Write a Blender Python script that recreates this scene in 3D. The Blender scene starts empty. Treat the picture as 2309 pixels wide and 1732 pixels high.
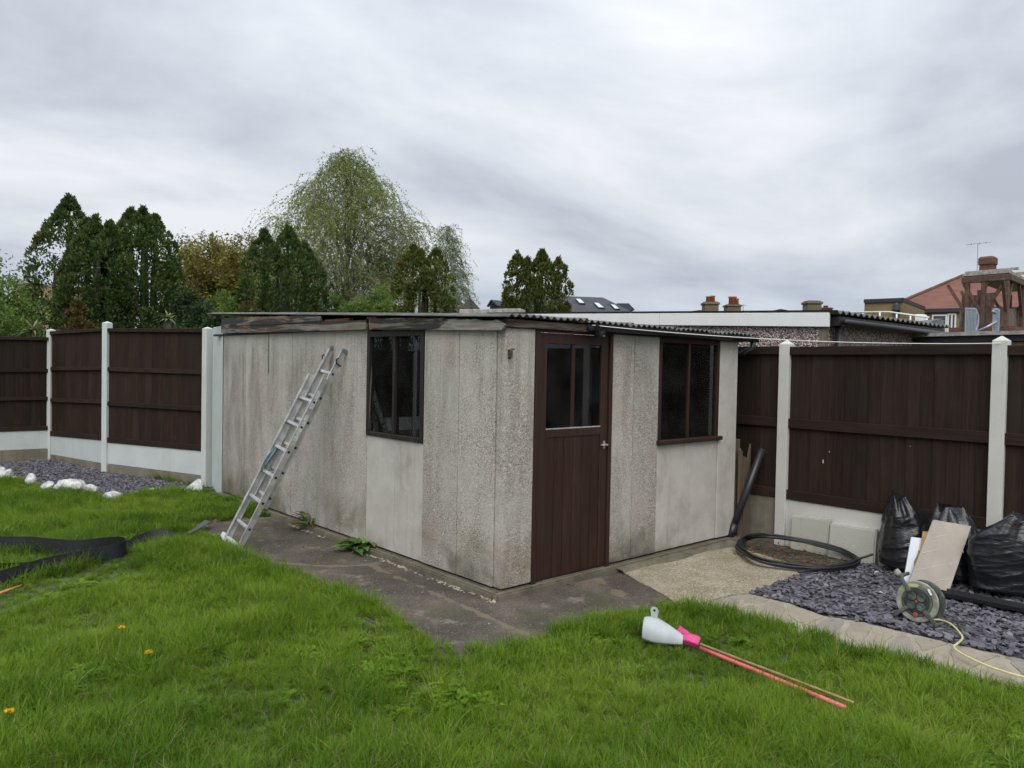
import bpy, bmesh, math, random
import numpy as np
from mathutils import Vector, Matrix

random.seed(7); rng = np.random.default_rng(7)
SC = bpy.context.scene; COL = SC.collection
R = math.radians
# ------------------------------------------------------------------ camera
CF, CYAW, CPITCH, CROLL = 1718.76, 0.7248755, 0.0234156, 0.0186773
CP = np.array([-3.73526, -4.32693, 1.70007])
_fw = np.array([math.sin(CYAW)*math.cos(CPITCH), math.cos(CYAW)*math.cos(CPITCH), -math.sin(CPITCH)])
_ri = np.array([math.cos(CYAW), -math.sin(CYAW), 0.])
_dn = np.cross(_fw, _ri)
_ri = math.cos(CROLL)*_ri - math.sin(CROLL)*_dn
_dn = np.cross(_fw, _ri)
cam = bpy.data.cameras.new('camera'); camo = bpy.data.objects.new('camera', cam); COL.objects.link(camo)
cam.sensor_width = 36; cam.lens = CF/2309*36; cam.clip_end = 2000; cam.clip_start = .05
camo.matrix_world = Matrix(((_ri[0], -_dn[0], -_fw[0], CP[0]), (_ri[1], -_dn[1], -_fw[1], CP[1]), (_ri[2], -_dn[2], -_fw[2], CP[2]), (0, 0, 0, 1)))
SC.camera = camo
def ray(px, py): return _fw + _ri*(px-1154.5)/CF + _dn*(py-866)/CF
def S(px, py, axis=2, val=-.06):            # survey: where a sight line meets a wall or the ground
    v = ray(px, py); return CP + v*((val-CP[axis])/v[axis])
def D(px, py, d): return CP + ray(px, py)*d  # survey: a point at a known distance
K = 1.0439
# ------------------------------------------------------------------ sky, sun, exposure
SUN_EL, SUN_AZ = 52, 225
W = bpy.data.worlds.new('World'); SC.world = W; W.use_nodes = True
def build_world():
    nt = W.node_tree; nt.nodes.clear(); L = nt.links.new
    def n(t, **k):
        a = nt.nodes.new(t)
        for kk, v in k.items(): setattr(a, kk, v)
        return a
    def mth(op, a, b=None, clamp=False):
        m = n('ShaderNodeMath', operation=op, use_clamp=clamp)
        for i, v in enumerate((a, b)):
            if v is None: continue
            if isinstance(v, (int, float)): m.inputs[i].default_value = v
            else: L(v, m.inputs[i])
        return m.outputs[0]
    tc = n('ShaderNodeTexCoord'); sep = n('ShaderNodeSeparateXYZ'); L(tc.outputs['Generated'], sep.inputs[0])
    z = mth('MAXIMUM', sep.outputs[2], 0.0); zz = mth('ADD', z, .16)
    cx = mth('DIVIDE', sep.outputs[0], zz); cy = mth('DIVIDE', sep.outputs[1], zz)
    cmb = n('ShaderNodeCombineXYZ'); L(cx, cmb.inputs[0]); L(cy, cmb.inputs[1])
    mp = n('ShaderNodeMapping'); mp.inputs['Rotation'].default_value = (0, 0, R(-20)); mp.inputs['Scale'].default_value = (.62, .85, 1); mp.inputs['Location'].default_value = (3.4, 1.3, 0)
    L(cmb.outputs[0], mp.inputs[0])
    def noise(sc, det, ro, dist=0):
        a = n('ShaderNodeTexNoise'); a.inputs['Scale'].default_value = sc; a.inputs['Detail'].default_value = det; a.inputs['Roughness'].default_value = ro; a.inputs['Distortion'].default_value = dist
        L(mp.outputs[0], a.inputs['Vector']); return a.outputs['Fac']
    a = noise(1.35, 9, .57, .3); b = noise(.45, 3, .5)
    c = mth('ADD', mth('MULTIPLY', a, .62), mth('MULTIPLY', b, .48))
    ramp = n('ShaderNodeValToRGB'); L(c, ramp.inputs[0]); e = ramp.color_ramp.elements
    e[0].position = .43; e[0].color = (.405, .44, .50, 1); e[1].position = .655; e[1].color = (.71, .73, .76, 1)
    m_ = e.new(.535); m_.color = (.545, .58, .635, 1)
    # the lowest few degrees look through more air: bluer and dimmer
    hz = n('ShaderNodeMapRange'); hz.inputs[1].default_value = 0; hz.inputs[2].default_value = .17; hz.inputs[3].default_value = .75; hz.inputs[4].default_value = 0; hz.interpolation_type = 'SMOOTHSTEP'
    L(z, hz.inputs[0])
    mix = n('ShaderNodeMix', data_type='RGBA'); L(hz.outputs[0], mix.inputs[0]); L(ramp.outputs[0], mix.inputs[6]); mix.inputs[7].default_value = (.37, .445, .56, 1)
    # overcast luminance rises smoothly from horizon to zenith
    lum = mth('ADD', mth('MULTIPLY', mth('MULTIPLY', z, z), 1.35), .97)
    vm = n('ShaderNodeVectorMath', operation='SCALE'); L(mix.outputs[2], vm.inputs[0]); L(lum, vm.inputs[3])
    bg = n('ShaderNodeBackground'); L(vm.outputs[0], bg.inputs[0]); bg.inputs[1].default_value = 1.0
    sky = n('ShaderNodeTexSky', sky_type='NISHITA'); sky.sun_disc = False; sky.sun_elevation = R(SUN_EL); sky.sun_rotation = R(SUN_AZ); sky.dust_density = 3
    bg2 = n('ShaderNodeBackground'); L(sky.outputs[0], bg2.inputs[0]); bg2.inputs[1].default_value = .08
    mx = n('ShaderNodeMixShader'); mx.inputs[0].default_value = .93; L(bg2.outputs[0], mx.inputs[1]); L(bg.outputs[0], mx.inputs[2])
    out = n('ShaderNodeOutputWorld'); L(mx.outputs[0], out.inputs[0])
build_world(); W.cycles.sampling_method = 'MANUAL'; W.cycles.sample_map_resolution = 256
sun = bpy.data.lights.new('sun', 'SUN'); suno = bpy.data.objects.new('sun', sun); COL.objects.link(suno)
sun.energy = 1.5; sun.angle = R(50); sun.color = (1, .97, .93)
_a = R(SUN_AZ); _e = R(SUN_EL)
sd = Vector((math.sin(_a)*math.cos(_e), math.cos(_a)*math.cos(_e), math.sin(_e)))
suno.rotation_euler = sd.to_track_quat('Z', 'Y').to_euler(); suno.location = (-8, -8, 12)
VS = SC.view_settings; VS.view_transform = 'Standard'; VS.look = 'None'; VS.exposure = 0.30; VS.gamma = 1.0; VS.use_curve_mapping = False
SC.cycles.max_bounces = 4; SC.cycles.diffuse_bounces = 2; SC.cycles.glossy_bounces = 3; SC.cycles.transmission_bounces = 3; SC.cycles.transparent_max_bounces = 8; SC.cycles.use_adaptive_sampling = True; SC.cycles.adaptive_threshold = .03; SC.cycles.use_denoising = True
G0 = -.06                                    # level of the garden
# ------------------------------------------------------------------ material kit
class NT:
    def __init__(s, name):
        s.m = bpy.data.materials.new(name); s.m.use_nodes = True; s.t = s.m.node_tree; s.t.nodes.clear()
        s.out = s.t.nodes.new('ShaderNodeOutputMaterial'); s.b = s.t.nodes.new('ShaderNodeBsdfPrincipled')
        s.t.links.new(s.b.outputs[0], s.out.inputs[0]); s._tc = None
    def put(s, sock, v):
        if v is None: return
        if isinstance(v, bpy.types.NodeSocket): s.t.links.new(v, sock)
        elif isinstance(v, (tuple, list)) and sock.type == 'RGBA': sock.default_value = tuple(v)+((1,) if len(v) == 3 else ())
        else: sock.default_value = v
    def n(s, t, ins=None, **k):
        a = s.t.nodes.new(t)
        for kk, v in k.items(): setattr(a, kk, v)
        for kk, v in (ins or {}).items(): s.put(a.inputs[kk], v)
        return a
    def obj(s):
        if s._tc is None: s._tc = s.n('ShaderNodeTexCoord')
        return s._tc.outputs['Object']
    def sc(s, v, k, loc=(0, 0, 0), rot=(0, 0, 0)): return s.n('ShaderNodeMapping', {0: v, 'Scale': k, 'Location': loc, 'Rotation': rot}).outputs[0]
    def noise(s, v, scale=5, det=4, ro=.55, dist=0): return s.n('ShaderNodeTexNoise', {'Vector': v, 'Scale': scale, 'Detail': det, 'Roughness': ro, 'Distortion': dist}).outputs['Fac']
    def vor(s, v, scale, out='Distance', feature='F1', rnd=1): return s.n('ShaderNodeTexVoronoi', {'Vector': v, 'Scale': scale, 'Randomness': rnd}, feature=feature).outputs[out]
    def math(s, op, a, b=0, clamp=False): return s.n('ShaderNodeMath', {0: a, 1: b}, operation=op, use_clamp=clamp).outputs[0]
    def mr(s, v, a, b, c=0, d=1): return s.n('ShaderNodeMapRange', {0: v, 1: a, 2: b, 3: c, 4: d}, interpolation_type='SMOOTHSTEP').outputs[0]
    def mix(s, f, a, b, bt='MIX'): return s.n('ShaderNodeMix', {0: f, 6: a, 7: b}, data_type='RGBA', blend_type=bt).outputs[2]
    def ramp(s, f, stops, interp='LINEAR'):
        r = s.n('ShaderNodeValToRGB', {0: f}); cr = r.color_ramp; cr.interpolation = interp
        while len(cr.elements) < len(stops): cr.elements.new(.5)
        for e, (p, c) in zip(cr.elements, stops): e.position = p; e.color = tuple(c)+(1,)
        return r.outputs[0]
    def sep(s, v): return s.n('ShaderNodeSeparateXYZ', {0: v}).outputs
    def rnd(s): return s.n('ShaderNodeObjectInfo').outputs['Random']
    def attr(s, name): return s.n('ShaderNodeAttribute', attribute_name=name).outputs['Fac']
    def bump(s, h, st=.5, d=.01, prev=None):
        b = s.n('ShaderNodeBump', {'Height': h, 'Strength': st, 'Distance': d})
        if prev is not None: s.put(b.inputs['Normal'], prev)
        return b.outputs[0]
    def done(s, col, rough=.8, nor=None, metal=0, spec=.5, **k):
        s.put(s.b.inputs['Base Color'], col); s.put(s.b.inputs['Roughness'], rough); s.put(s.b.inputs['Metallic'], metal); s.put(s.b.inputs['Specular IOR Level'], spec)
        if nor is not None: s.put(s.b.inputs['Normal'], nor)
        for kk, v in k.items(): s.put(s.b.inputs[kk.replace('_', ' ')], v)
        return s.m
def m_plain(name, col, rough=.7, var=.12, vs=8, bump=.0, metal=0, spec=.4, bs=60):
    t = NT(name); o = t.obj(); f = t.noise(o, vs, 5, .6)
    c = t.mix(t.mr(f, .3, .7), tuple(x*(1-var) for x in col), tuple(min(1, x*(1+var)) for x in col))
    return t.done(c, rough, t.bump(t.noise(o, bs, 3), bump, .004) if bump else None, metal, spec)
def m_concrete_panel(name='exposed_aggregate_concrete', dirt=.45):
    t = NT(name); o = t.obj(); s = t.sep(o)
    nz = t.n('ShaderNodeTexNoise', {'Vector': o, 'Scale': 40., 'Detail': 2.}).outputs['Color']
    w = t.n('ShaderNodeVectorMath', {0: o, 1: t.n('ShaderNodeVectorMath', {0: nz, 'Scale': .012}, operation='SCALE').outputs[0]}, operation='ADD').outputs[0]
    chips = t.n('ShaderNodeTexVoronoi', {'Vector': w, 'Scale': 125.})
    cr = t.sep(chips.outputs['Color'])[0]
    agg = t.ramp(cr, [(0, (.19, .18, .155)), (.13, (.33, .31, .27)), (.40, (.455, .425, .37)), (.68, (.525, .465, .405)), (.84, (.60, .575, .52)), (1, (.80, .775, .72))])
    # cement paste between the chips shows where the face was left smoother
    paste = t.ramp(t.noise(o, 9, 5, .6), [(.3, (.38, .365, .325)), (.7, (.50, .485, .44))])
    stre = t.noise(t.sc(o, (2.3, 2.3, .42)), 1.6, 6, .66, .5); stre2 = t.noise(t.sc(o, (13, 13, .7), (3, 1, 2)), 1., 5, .7, .6)
    show = t.mr(t.math('ADD', t.math('MULTIPLY', t.noise(o, 2.1, 4, .6), .55), t.math('MULTIPLY', stre, .55)), .42, .66, .30, .92)
    gap = t.mr(chips.outputs['Distance'], .25, .62, 1, .62)
    c = t.mix(show, paste, agg)
    c = t.mix(t.math('MULTIPLY', show, .75), c, t.n('ShaderNodeVectorMath', {0: c, 'Scale': gap}, operation='SCALE').outputs[0])
    pk = t.mr(t.noise(t.sc(o, (1, 1, .8), (9, 4, 1)), 2.6, 3), .52, .72, 0, .30); c = t.mix(pk, c, (.46, .35, .29))
    # run-off: grey-black lichen streaks below the eaves, thin pale runs
    d1 = t.math('MULTIPLY', t.mr(stre, .44, .68), t.mr(stre2, .25, .75, .45, 1)); d1 = t.math('MULTIPLY', d1, t.mr(s[2], .3, 1.3, dirt*.6, dirt)); d1 = t.math('MULTIPLY', d1, t.mr(s[2], 2.05, 1.8, .35, 1))
    c = t.mix(d1, c, (.175, .165, .14))
    c = t.mix(t.mr(stre2, .60, .76, 0, .22), c, (.54, .525, .48))
    s3 = t.noise(t.sc(o, (24, 24, .30), (1, 6, 2)), 1., 4, .6, .3); c = t.mix(t.math('MULTIPLY', t.mr(s3, .52, .70, 0, .5), t.mr(s[2], .9, 1.95, 0, 1)), c, (.20, .19, .17))
    topz = t.mr(s[2], 1.78, 2.0, 0, .55); c = t.mix(t.math('MULTIPLY', topz, t.mr(t.noise(o, 5), .35, .6)), c, (.47, .46, .42))
    # splash zone: green and rust-brown algae with ragged edge
    zb = t.math('ADD', s[2], t.math('MULTIPLY', t.noise(o, 3.2, 6, .65), -.62)); low = t.mr(zb, -.30, .26, .85, 0)
    alg = t.ramp(t.noise(o, 4.5, 4), [(.35, (.055, .053, .042)), (.5, (.12, .108, .07)), (.68, (.22, .165, .085))])
    c = t.mix(t.math('MULTIPLY', low, t.mr(t.noise(t.sc(o, (1, 1, 1), (5, 5, 5)), 2.2, 4), .32, .56)), c, alg)
    h = t.math('ADD', t.math('MULTIPLY', t.math('MULTIPLY', chips.outputs['Distance'], -1), show), t.math('MULTIPLY', t.noise(o, 160, 2), .3))
    v = t.mix(1.0, c, t.ramp(t.rnd(), [(0, (.93, .915, .915)), (1, (1.075, 1.055, 1.04))]), 'MULTIPLY')
    return t.done(v, .92, t.bump(h, .75, .007), spec=.2)
def m_smooth_concrete(name, lo, hi, dark, streak=.5, low=True, splash=(.16, .14, .09)):
    t = NT(name); o = t.obj(); s = t.sep(o)
    c = t.ramp(t.noise(o, 4, 7, .6), [(.3, lo), (.72, hi)])
    st = t.noise(t.sc(o, (9, 9, .45)), 1.5, 5, .62); c = t.mix(t.mr(st, .5, .75, 0, streak), c, dark)
    sp = t.mr(t.noise(o, 130, 3, .7), .58, .69, 0, .65); c = t.mix(sp, c, dark)
    c = t.mix(t.mr(t.noise(t.sc(o, (1, 1, .7), (4, 2, 6)), 2.4, 7, .68), .50, .72, 0, .5), c, tuple(x*.9 for x in dark)); c = t.mix(t.mr(t.noise(t.sc(o, (1, 1, 1), (9, 2, 6)), 11, 6, .7), .56, .72, 0, .4), c, tuple(min(1, x*1.18) for x in hi))
    if low:
        zb = t.math('ADD', s[2], t.math('MULTIPLY', t.noise(o, 3.5, 6, .65), -.5)); c = t.mix(t.math('MULTIPLY', t.mr(zb, -.3, .1, .75, 0), t.mr(t.noise(o, 2.7, 3), .35, .6)), c, splash)
    return t.done(c, .9, t.bump(t.noise(o, 110, 4, .6), .22, .004), spec=.25)
def m_stained_wood(name, a, b, grey=.25, axis=2, rough=.62, spec=.35, vary=.2):
    t = NT(name); o = t.obj(); k = [26, 26, 26]; k[axis] = .9
    r = t.rnd(); off = t.n('ShaderNodeCombineXYZ', {0: t.math('MULTIPLY', r, 17.), 1: t.math('MULTIPLY', r, 31.), 2: t.math('MULTIPLY', r, 11.)}).outputs[0]
    v = t.n('ShaderNodeVectorMath', {0: o, 1: off}, operation='ADD').outputs[0]
    g = t.noise(t.sc(v, k), 1.6, 6, .65, .4); big = t.noise(t.sc(v, (1.5, 1.5, .8)), 1.6, 4)
    c = t.mix(t.mr(g, .32, .72), a, b)
    c = t.mix(t.mr(big, .45, .7, 0, grey), c, (.034, .030, .025))
    c = t.mix(t.mr(t.noise(v, 3.1, 5), .55, .75, 0, .35), c, tuple(x*1.5 for x in b))
    c = t.mix(1.0, c, t.ramp(r, [(0, (1-vary, 1-vary, 1-vary*.9)), (1, (1+vary*.95, 1+vary*.7, 1+vary*.5))]), 'MULTIPLY')
    return t.done(c, t.mr(big, .3, .7, rough-.08, rough+.12), t.bump(g, .35, .004), spec=spec)
def m_weathered(name, wood, paint, cover, axis=1):
    t = NT(name); o = t.obj(); k = [18, 18, 18]; k[axis] = 1.3
    g = t.noise(t.sc(o, k), 2., 7, .7, .6); p = t.noise(t.sc(o, [x*.35 for x in k]), 2., 8, .72, .8)
    wd = t.mix(t.mr(g, .3, .7), tuple(x*.42 for x in wood), wood)
    wd = t.mix(t.mr(t.noise(o, 2.5, 3), .5, .68, 0, .6), wd, (.16, .075, .04))
    m = t.mr(p, cover-.035, cover+.035)
    c = t.mix(m, paint, wd)
    h = t.math('ADD', t.math('MULTIPLY', t.math('SUBTRACT', 1, m), .7), t.math('MULTIPLY', g, .6))
    return t.done(c, t.mr(p, cover-.05, cover+.05, .5, .9), t.bump(h, .9, .008), spec=.3)
def m_paint_white(name, col, dirt=.25, dcol=(.25, .25, .2), zlow=.5):
    t = NT(name); o = t.obj(); s = t.sep(o)
    c = t.mix(t.mr(t.noise(o, 3, 5), .3, .7), tuple(x*.90 for x in col), col)
    st = t.noise(t.sc(o, (12, 12, .7)), 1.3, 5, .65); c = t.mix(t.mr(st, .55, .8, 0, dirt), c, dcol)
    sp = t.math('MULTIPLY', t.mr(t.noise(o, 60, 4, .7), .56, .68), t.mr(s[2], zlow, -.05, .15, 1)); c = t.mix(t.math('MULTIPLY', sp, min(1, dirt*2.4)), c, dcol)
    return t.done(c, .6, t.bump(t.noise(o, 45, 4), .18, .004), spec=.35)
def m_leaf(name, cols, brown=None, trans=.25, rough=.6):
    t = NT(name); a = t.attr('tint'); c = t.ramp(a, cols)
    if brown: c = t.mix(t.attr('dry'), c, brown)
    bs = t.done(c, rough, spec=.25)
    tr = t.n('ShaderNodeBsdfTranslucent', {'Color': t.mix(1, c, (1.15, 1.2, .6), 'MULTIPLY')})
    mx = t.n('ShaderNodeMixShader', {0: trans}); t.t.links.new(t.b.outputs[0], mx.inputs[1]); t.t.links.new(tr.outputs[0], mx.inputs[2]); t.t.links.new(mx.outputs[0], t.out.inputs[0])
    return t.m
def m_grass():
    t = NT('grass_blade'); r = t.rnd(); h = t.attr('along'); b = t.attr('blade')
    pa = t.n('ShaderNodeAttribute', attribute_name='patch', attribute_type='INSTANCER').outputs['Fac']
    c = t.ramp(t.math('ADD', t.math('MULTIPLY', pa, .45), t.math('ADD', t.math('MULTIPLY', r, .30), t.math('MULTIPLY', b, .25))), [(0, (.032, .080, .008)), (.3, (.076, .156, .011)), (.5, (.128, .224, .015)), (.75, (.190, .290, .027)), (1, (.29, .35, .072))])
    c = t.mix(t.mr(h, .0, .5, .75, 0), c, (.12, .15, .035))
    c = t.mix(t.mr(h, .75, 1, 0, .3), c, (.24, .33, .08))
    c = t.mix(t.mr(b, .955, .975), c, (.30, .27, .13))
    t.done(c, .7, spec=.15)
    tr = t.n('ShaderNodeBsdfTranslucent', {'Color': t.mix(1, c, (1.25, 1.3, .6), 'MULTIPLY')})
    mx = t.n('ShaderNodeMixShader', {0: .32}); t.t.links.new(t.b.outputs[0], mx.inputs[1]); t.t.links.new(tr.outputs[0], mx.inputs[2]); t.t.links.new(mx.outputs[0], t.out.inputs[0])
    return t.m
def m_apron():
    t = NT('stained_old_concrete'); o = t.obj(); s = t.sep(o)
    c = t.ramp(t.noise(o, 1.7, 8, .62), [(.3, (.046, .039, .032)), (.5, (.078, .066, .054)), (.68, (.145, .122, .098))])
    c = t.mix(t.mr(t.noise(t.sc(o, (1, 1, 1), (4, 7, 0)), 3.4, 7, .68), .58, .74, 0, .75), c, (.34, .29, .235))
    c = t.mix(t.mr(t.noise(o, 26, 5, .7), .55, .72, 0, .6), c, (.035, .030, .028))
    c = t.mix(t.mr(t.noise(o, 80, 4, .75), .58, .66, 0, .8), c, (.30, .26, .21))
    c = t.mix(t.mr(t.noise(t.sc(o, (1, 1, 1), (8, 1, 3)), 42, 4, .75), .64, .70, 0, .9), c, (.50, .45, .38))
    c = t.mix(t.mr(t.noise(t.sc(o, (1, 1, 1), (1, 2, 9)), 2.3, 4), .52, .70, 0, .45), c, (.085, .095, .04))
    e = t.vor(t.sc(o, (.42, .42, 0), (.35, .1, 0)), 1., 'Distance', 'DISTANCE_TO_EDGE'); n1 = t.math('ADD', e, t.math('MULTIPLY', t.math('SUBTRACT', t.noise(o, 5, 6, .65), .5), .10))
    ck = t.mr(n1, .003, .009, .6, 0); c = t.mix(ck, c, (.20, .165, .115))
    h = t.math('ADD', t.noise(o, 40, 6, .7), t.math('MULTIPLY', ck, -.6))
    return t.done(c, .88, t.bump(h, .55, .012), spec=.25)
def m_beige():
    t = NT('worn_beige_concrete'); o = t.obj()
    c = t.ramp(t.noise(o, 3, 8, .65), [(.28, (.22, .185, .12)), (.5, (.34, .295, .205)), (.72, (.47, .425, .325))])
    c = t.mix(t.mr(t.noise(o, 60, 5, .78), .46, .62, 0, .85), c, (.13, .11, .075))
    c = t.mix(t.mr(t.noise(t.sc(o, (1, 1, 1), (3, 3, 3)), 6, 6, .7), .58, .75, 0, .6), c, (.21, .18, .12))
    c = t.mix(t.mr(t.noise(t.sc(o, (1, 2.2, 1), (2, 8, 1)), 21, 6, .78), .55, .64, 0, .8), c, (.11, .09, .06))
    ch = t.vor(o, 120, 'Color'); c = t.mix(t.mr(t.sep(ch)[0], .8, .95, 0, .5), c, (.60, .55, .46))
    return t.done(c, .92, t.bump(t.noise(o, 70, 5, .7), .7, .010), spec=.2)
def m_pebbledash():
    t = NT('pebbledash'); o = t.obj()
    ch = t.n('ShaderNodeTexVoronoi', {'Vector': t.sc(o, (1, 1, 1)), 'Scale': 58.}); cr = t.sep(ch.outputs['Color'])[0]
    c = t.ramp(cr, [(0, (.20, .135, .125)), (.3, (.36, .26, .24)), (.55, (.52, .41, .385)), (.75, (.64, .55, .52)), (1, (.86, .82, .79))])
    g = t.mr(ch.outputs['Distance'], .3, .7, 1.1, .7); c = t.n('ShaderNodeVectorMath', {0: c, 'Scale': g}, operation='SCALE').outputs[0]
    return t.done(c, .85, t.bump(t.math('MULTIPLY', ch.outputs['Distance'], -1), 1., .03), spec=.25)
def m_brick(name, a, b, mortar, sc=1.):
    t = NT(name); o = t.obj(); s = t.sep(o)
    u = t.math('ADD', s[0], s[1]); v = t.n('ShaderNodeCombineXYZ', {0: u, 1: s[2], 2: 0}).outputs[0]
    bt = t.n('ShaderNodeTexBrick', {'Vector': v, 'Color1': a, 'Color2': b, 'Mortar': mortar, 'Scale': sc, 'Mortar Size': .008, 'Brick Width': .225, 'Row Height': .075})
    c = t.mix(t.mr(t.noise(o, 1.5, 6), .4, .7, 0, .4), bt.outputs['Color'], tuple(x*.45 for x in a))
    return t.done(c, .9, t.bump(bt.outputs['Fac'], -.3, .01), spec=.2)
def m_tiles(name, a, b, row=.1, wid=.17):
    t = NT(name); o = t.obj(); s = t.sep(o)
    u = t.math('ADD', s[0], t.math('MULTIPLY', s[1], .83)); v = t.n('ShaderNodeCombineXYZ', {0: u, 1: t.math('MULTIPLY', s[2], 1.4), 2: 0}).outputs[0]
    bt = t.n('ShaderNodeTexBrick', {'Vector': v, 'Color1': a, 'Color2': b, 'Mortar': tuple(x*.35 for x in a), 'Scale': 1., 'Mortar Size': .010, 'Brick Width': wid, 'Row Height': row})
    c = t.mix(t.mr(t.noise(o, 1.1, 7, .65), .4, .72, 0, .55), bt.outputs['Color'], tuple(x*.55 for x in b))
    return t.done(c, .85, t.bump(bt.outputs['Fac'], -.5, .02), spec=.25)
def m_corrugated():
    t = NT('asbestos_cement_sheet'); o = t.obj()
    c = t.ramp(t.noise(o, 5, 7, .65), [(.3, (.085, .085, .080)), (.55, (.15, .148, .138)), (.75, (.25, .24, .21))])
    c = t.mix(t.mr(t.noise(o, 22, 5, .7), .55, .7, 0, .6), c, (.05, .055, .035))
    return t.done(c, .9, t.bump(t.noise(o, 90, 4), .4, .004), spec=.2)
def m_slate(name='slate_chipping'):
    t = NT(name); o = t.obj(); r = t.rnd(); a = t.math('FRACT', t.math('ADD', r, t.attr('tint')))
    c = t.ramp(a, [(0, (.058, .057, .067)), (.3, (.095, .091, .110)), (.6, (.128, .121, .146)), (.85, (.163, .157, .178)), (1, (.21, .20, .20))])
    c = t.mix(t.mr(t.noise(o, 30, 4), .5, .75, 0, .4), c, (.17, .15, .14))
    return t.done(c, .7, t.bump(t.noise(t.sc(o, (1, 1, 6)), 60, 4), .3, .004), spec=.4)
def m_glass():
    t = NT('dusty_window_glass'); o = t.obj()
    g = t.n('ShaderNodeBsdfGlass', {'Color': (.90, .93, .93), 'Roughness': 0.0, 'IOR': 1.46})
    tr = t.n('ShaderNodeBsdfTransparent', {'Color': (.45, .47, .48)}); gl = t.n('ShaderNodeBsdfGlossy', {'Color': (.9, .92, .95), 'Roughness': .0})
    fr = t.n('ShaderNodeFresnel', {'IOR': 1.5}); m1 = t.n('ShaderNodeMixShader', {0: fr.outputs[0]})
    t.t.links.new(tr.outputs[0], m1.inputs[1]); t.t.links.new(gl.outputs[0], m1.inputs[2])
    du = t.n('ShaderNodeBsdfDiffuse', {'Color': (.25, .25, .24)}); m2 = t.n('ShaderNodeMixShader', {0: t.mr(t.noise(o, 3.5, 6, .65), .3, .8, .008, .05)})
    t.t.links.new(m1.outputs[0], m2.inputs[1]); t.t.links.new(du.outputs[0], m2.inputs[2]); t.t.links.new(m2.outputs[0], t.out.inputs[0])
    return t.m
def m_alu():
    t = NT('dull_aluminium'); o = t.obj(); f = t.noise(o, 14, 5, .65)
    c = t.mix(t.mr(f, .35, .7), (.46, .46, .45), (.62, .62, .61)); c = t.mix(t.mr(t.noise(o, 60, 3, .7), .6, .75, 0, .5), c, (.30, .29, .27))
    return t.done(c, t.mr(f, .3, .7, .42, .62), t.bump(t.noise(o, 120, 3), .1, .002), metal=.72, spec=.5)
def m_bag():
    t = NT('black_refuse_sack_film'); o = t.obj()
    n1 = t.noise(t.sc(o, (1, 1, 2.2)), 6, 5, .6, 1.2); n2 = t.noise(t.sc(o, (3, 3, 9)), 4, 3, .5, .8)
    return t.done((.012, .013, .016), .26, t.bump(t.math('ADD', n1, t.math('MULTIPLY', n2, .2)), .45, .03), spec=.6)
def m_glossy(name, col, rough, spec=.5, metal=0): return m_plain(name, col, rough, .1, 9, .12, metal, spec)
MT = {}
MT['panel'] = m_concrete_panel(); MT['panel_dirty'] = m_concrete_panel('lichen_stained_aggregate_concrete', .74)
MT['smooth'] = m_smooth_concrete('smooth_cement_panel', (.44, .410, .368), (.555, .525, .48), (.28, .25, .213), .40, splash=(.19, .16, .115))
MT['plinth'] = m_smooth_concrete('mossy_plinth_concrete', (.11, .097, .068), (.20, .178, .13), (.055, .06, .03), .6, False)
MT['door'] = m_stained_wood('brown_stained_door_wood', (.0255, .0112, .0076), (.0450, .0210, .0138), .12, 2, .6, .3, .10)
MT['fence'] = m_stained_wood('brown_stained_fence_wood', (.0175, .0105, .0076), (.0330, .0200, .0145), .4, 2, .8, .2)
MT['fence_h'] = m_stained_wood('brown_stained_fence_rail', (.0195, .0115, .0082), (.0370, .0225, .0160), .3, 1, .8, .2)
MT['fence_l'] = m_stained_wood('redbrown_stained_fence_wood', (.0185, .0098, .0068), (.0370, .0200, .0132), .45, 2, .8, .2)
MT['dark_frame'] = m_weathered('peeling_dark_window_frame', (.21, .19, .165), (.022, .017, .016), .60, 2)
MT['fascia'] = m_weathered('peeling_black_fascia', (.27, .235, .20), (.028, .025, .024), .505)
MT['fascia_bare'] = m_weathered('bare_grey_fascia', (.36, .325, .29), (.05, .042, .04), .44)
MT['rot'] = m_plain('rotten_orange_wood', (.27, .095, .045), .9, .4, 30, .5)
MT['plate'] = m_weathered('brown_grey_wall_plate', (.20, .16, .14), (.075, .05, .045), .5, 0)
MT['sheet'] = m_corrugated()
MT['glass'] = m_glass()
MT['gutter'] = m_glossy('black_gutter_plastic', (.016, .016, .018), .45)
MT['pipe'] = m_glossy('black_pipe_plastic', (.020, .022, .026), .36)
MT['hose'] = m_glossy('black_hose_rubber', (.014, .015, .016), .5)
MT['white_post'] = m_paint_white('pale_green_white_paint', (.57, .61, .585), .34, (.30, .32, .27))
MT['white_right'] = m_paint_white('cream_white_paint', (.60, .59, .545), .40, (.25, .24, .18))
MT['cream_block'] = m_paint_white('cream_painted_block', (.50, .49, .42), .5, (.17, .17, .10), .35)
MT['raw_board'] = m_smooth_concrete('raw_gravel_board', (.15, .13, .095), (.25, .225, .17), (.09, .075, .05), .5, False)
MT['alu'] = m_alu()
MT['rope'] = m_plain('teal_rope', (.13, .21, .235), .9, .2, 40, .3)
MT['black'] = m_plain('soot_black', (.012, .012, .013), .6)
MT['membrane'] = m_plain('black_membrane', (.008, .009, .011), .6, .1, 9, .1, 0, .3)
MT['rock'] = m_plain('white_painted_rock', (.53, .53, .50), .85, .32, 14, .9, bs=25)
MT['slate'] = m_slate()
MT['slate_base'] = m_plain('slate_dust', (.060, .056, .066), .95, .4, 30, .8)
MT['lawn'] = m_plain('grass_thatch', (.050, .075, .022), .95, .5, 6, .6)
MT['earth'] = m_plain('rough_ground', (.075, .085, .035), .95, .4, 2, .4)
MT['soil'] = m_plain('leaf_litter_soil', (.062, .050, .038), .95, .6, 18, 1.0)
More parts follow.
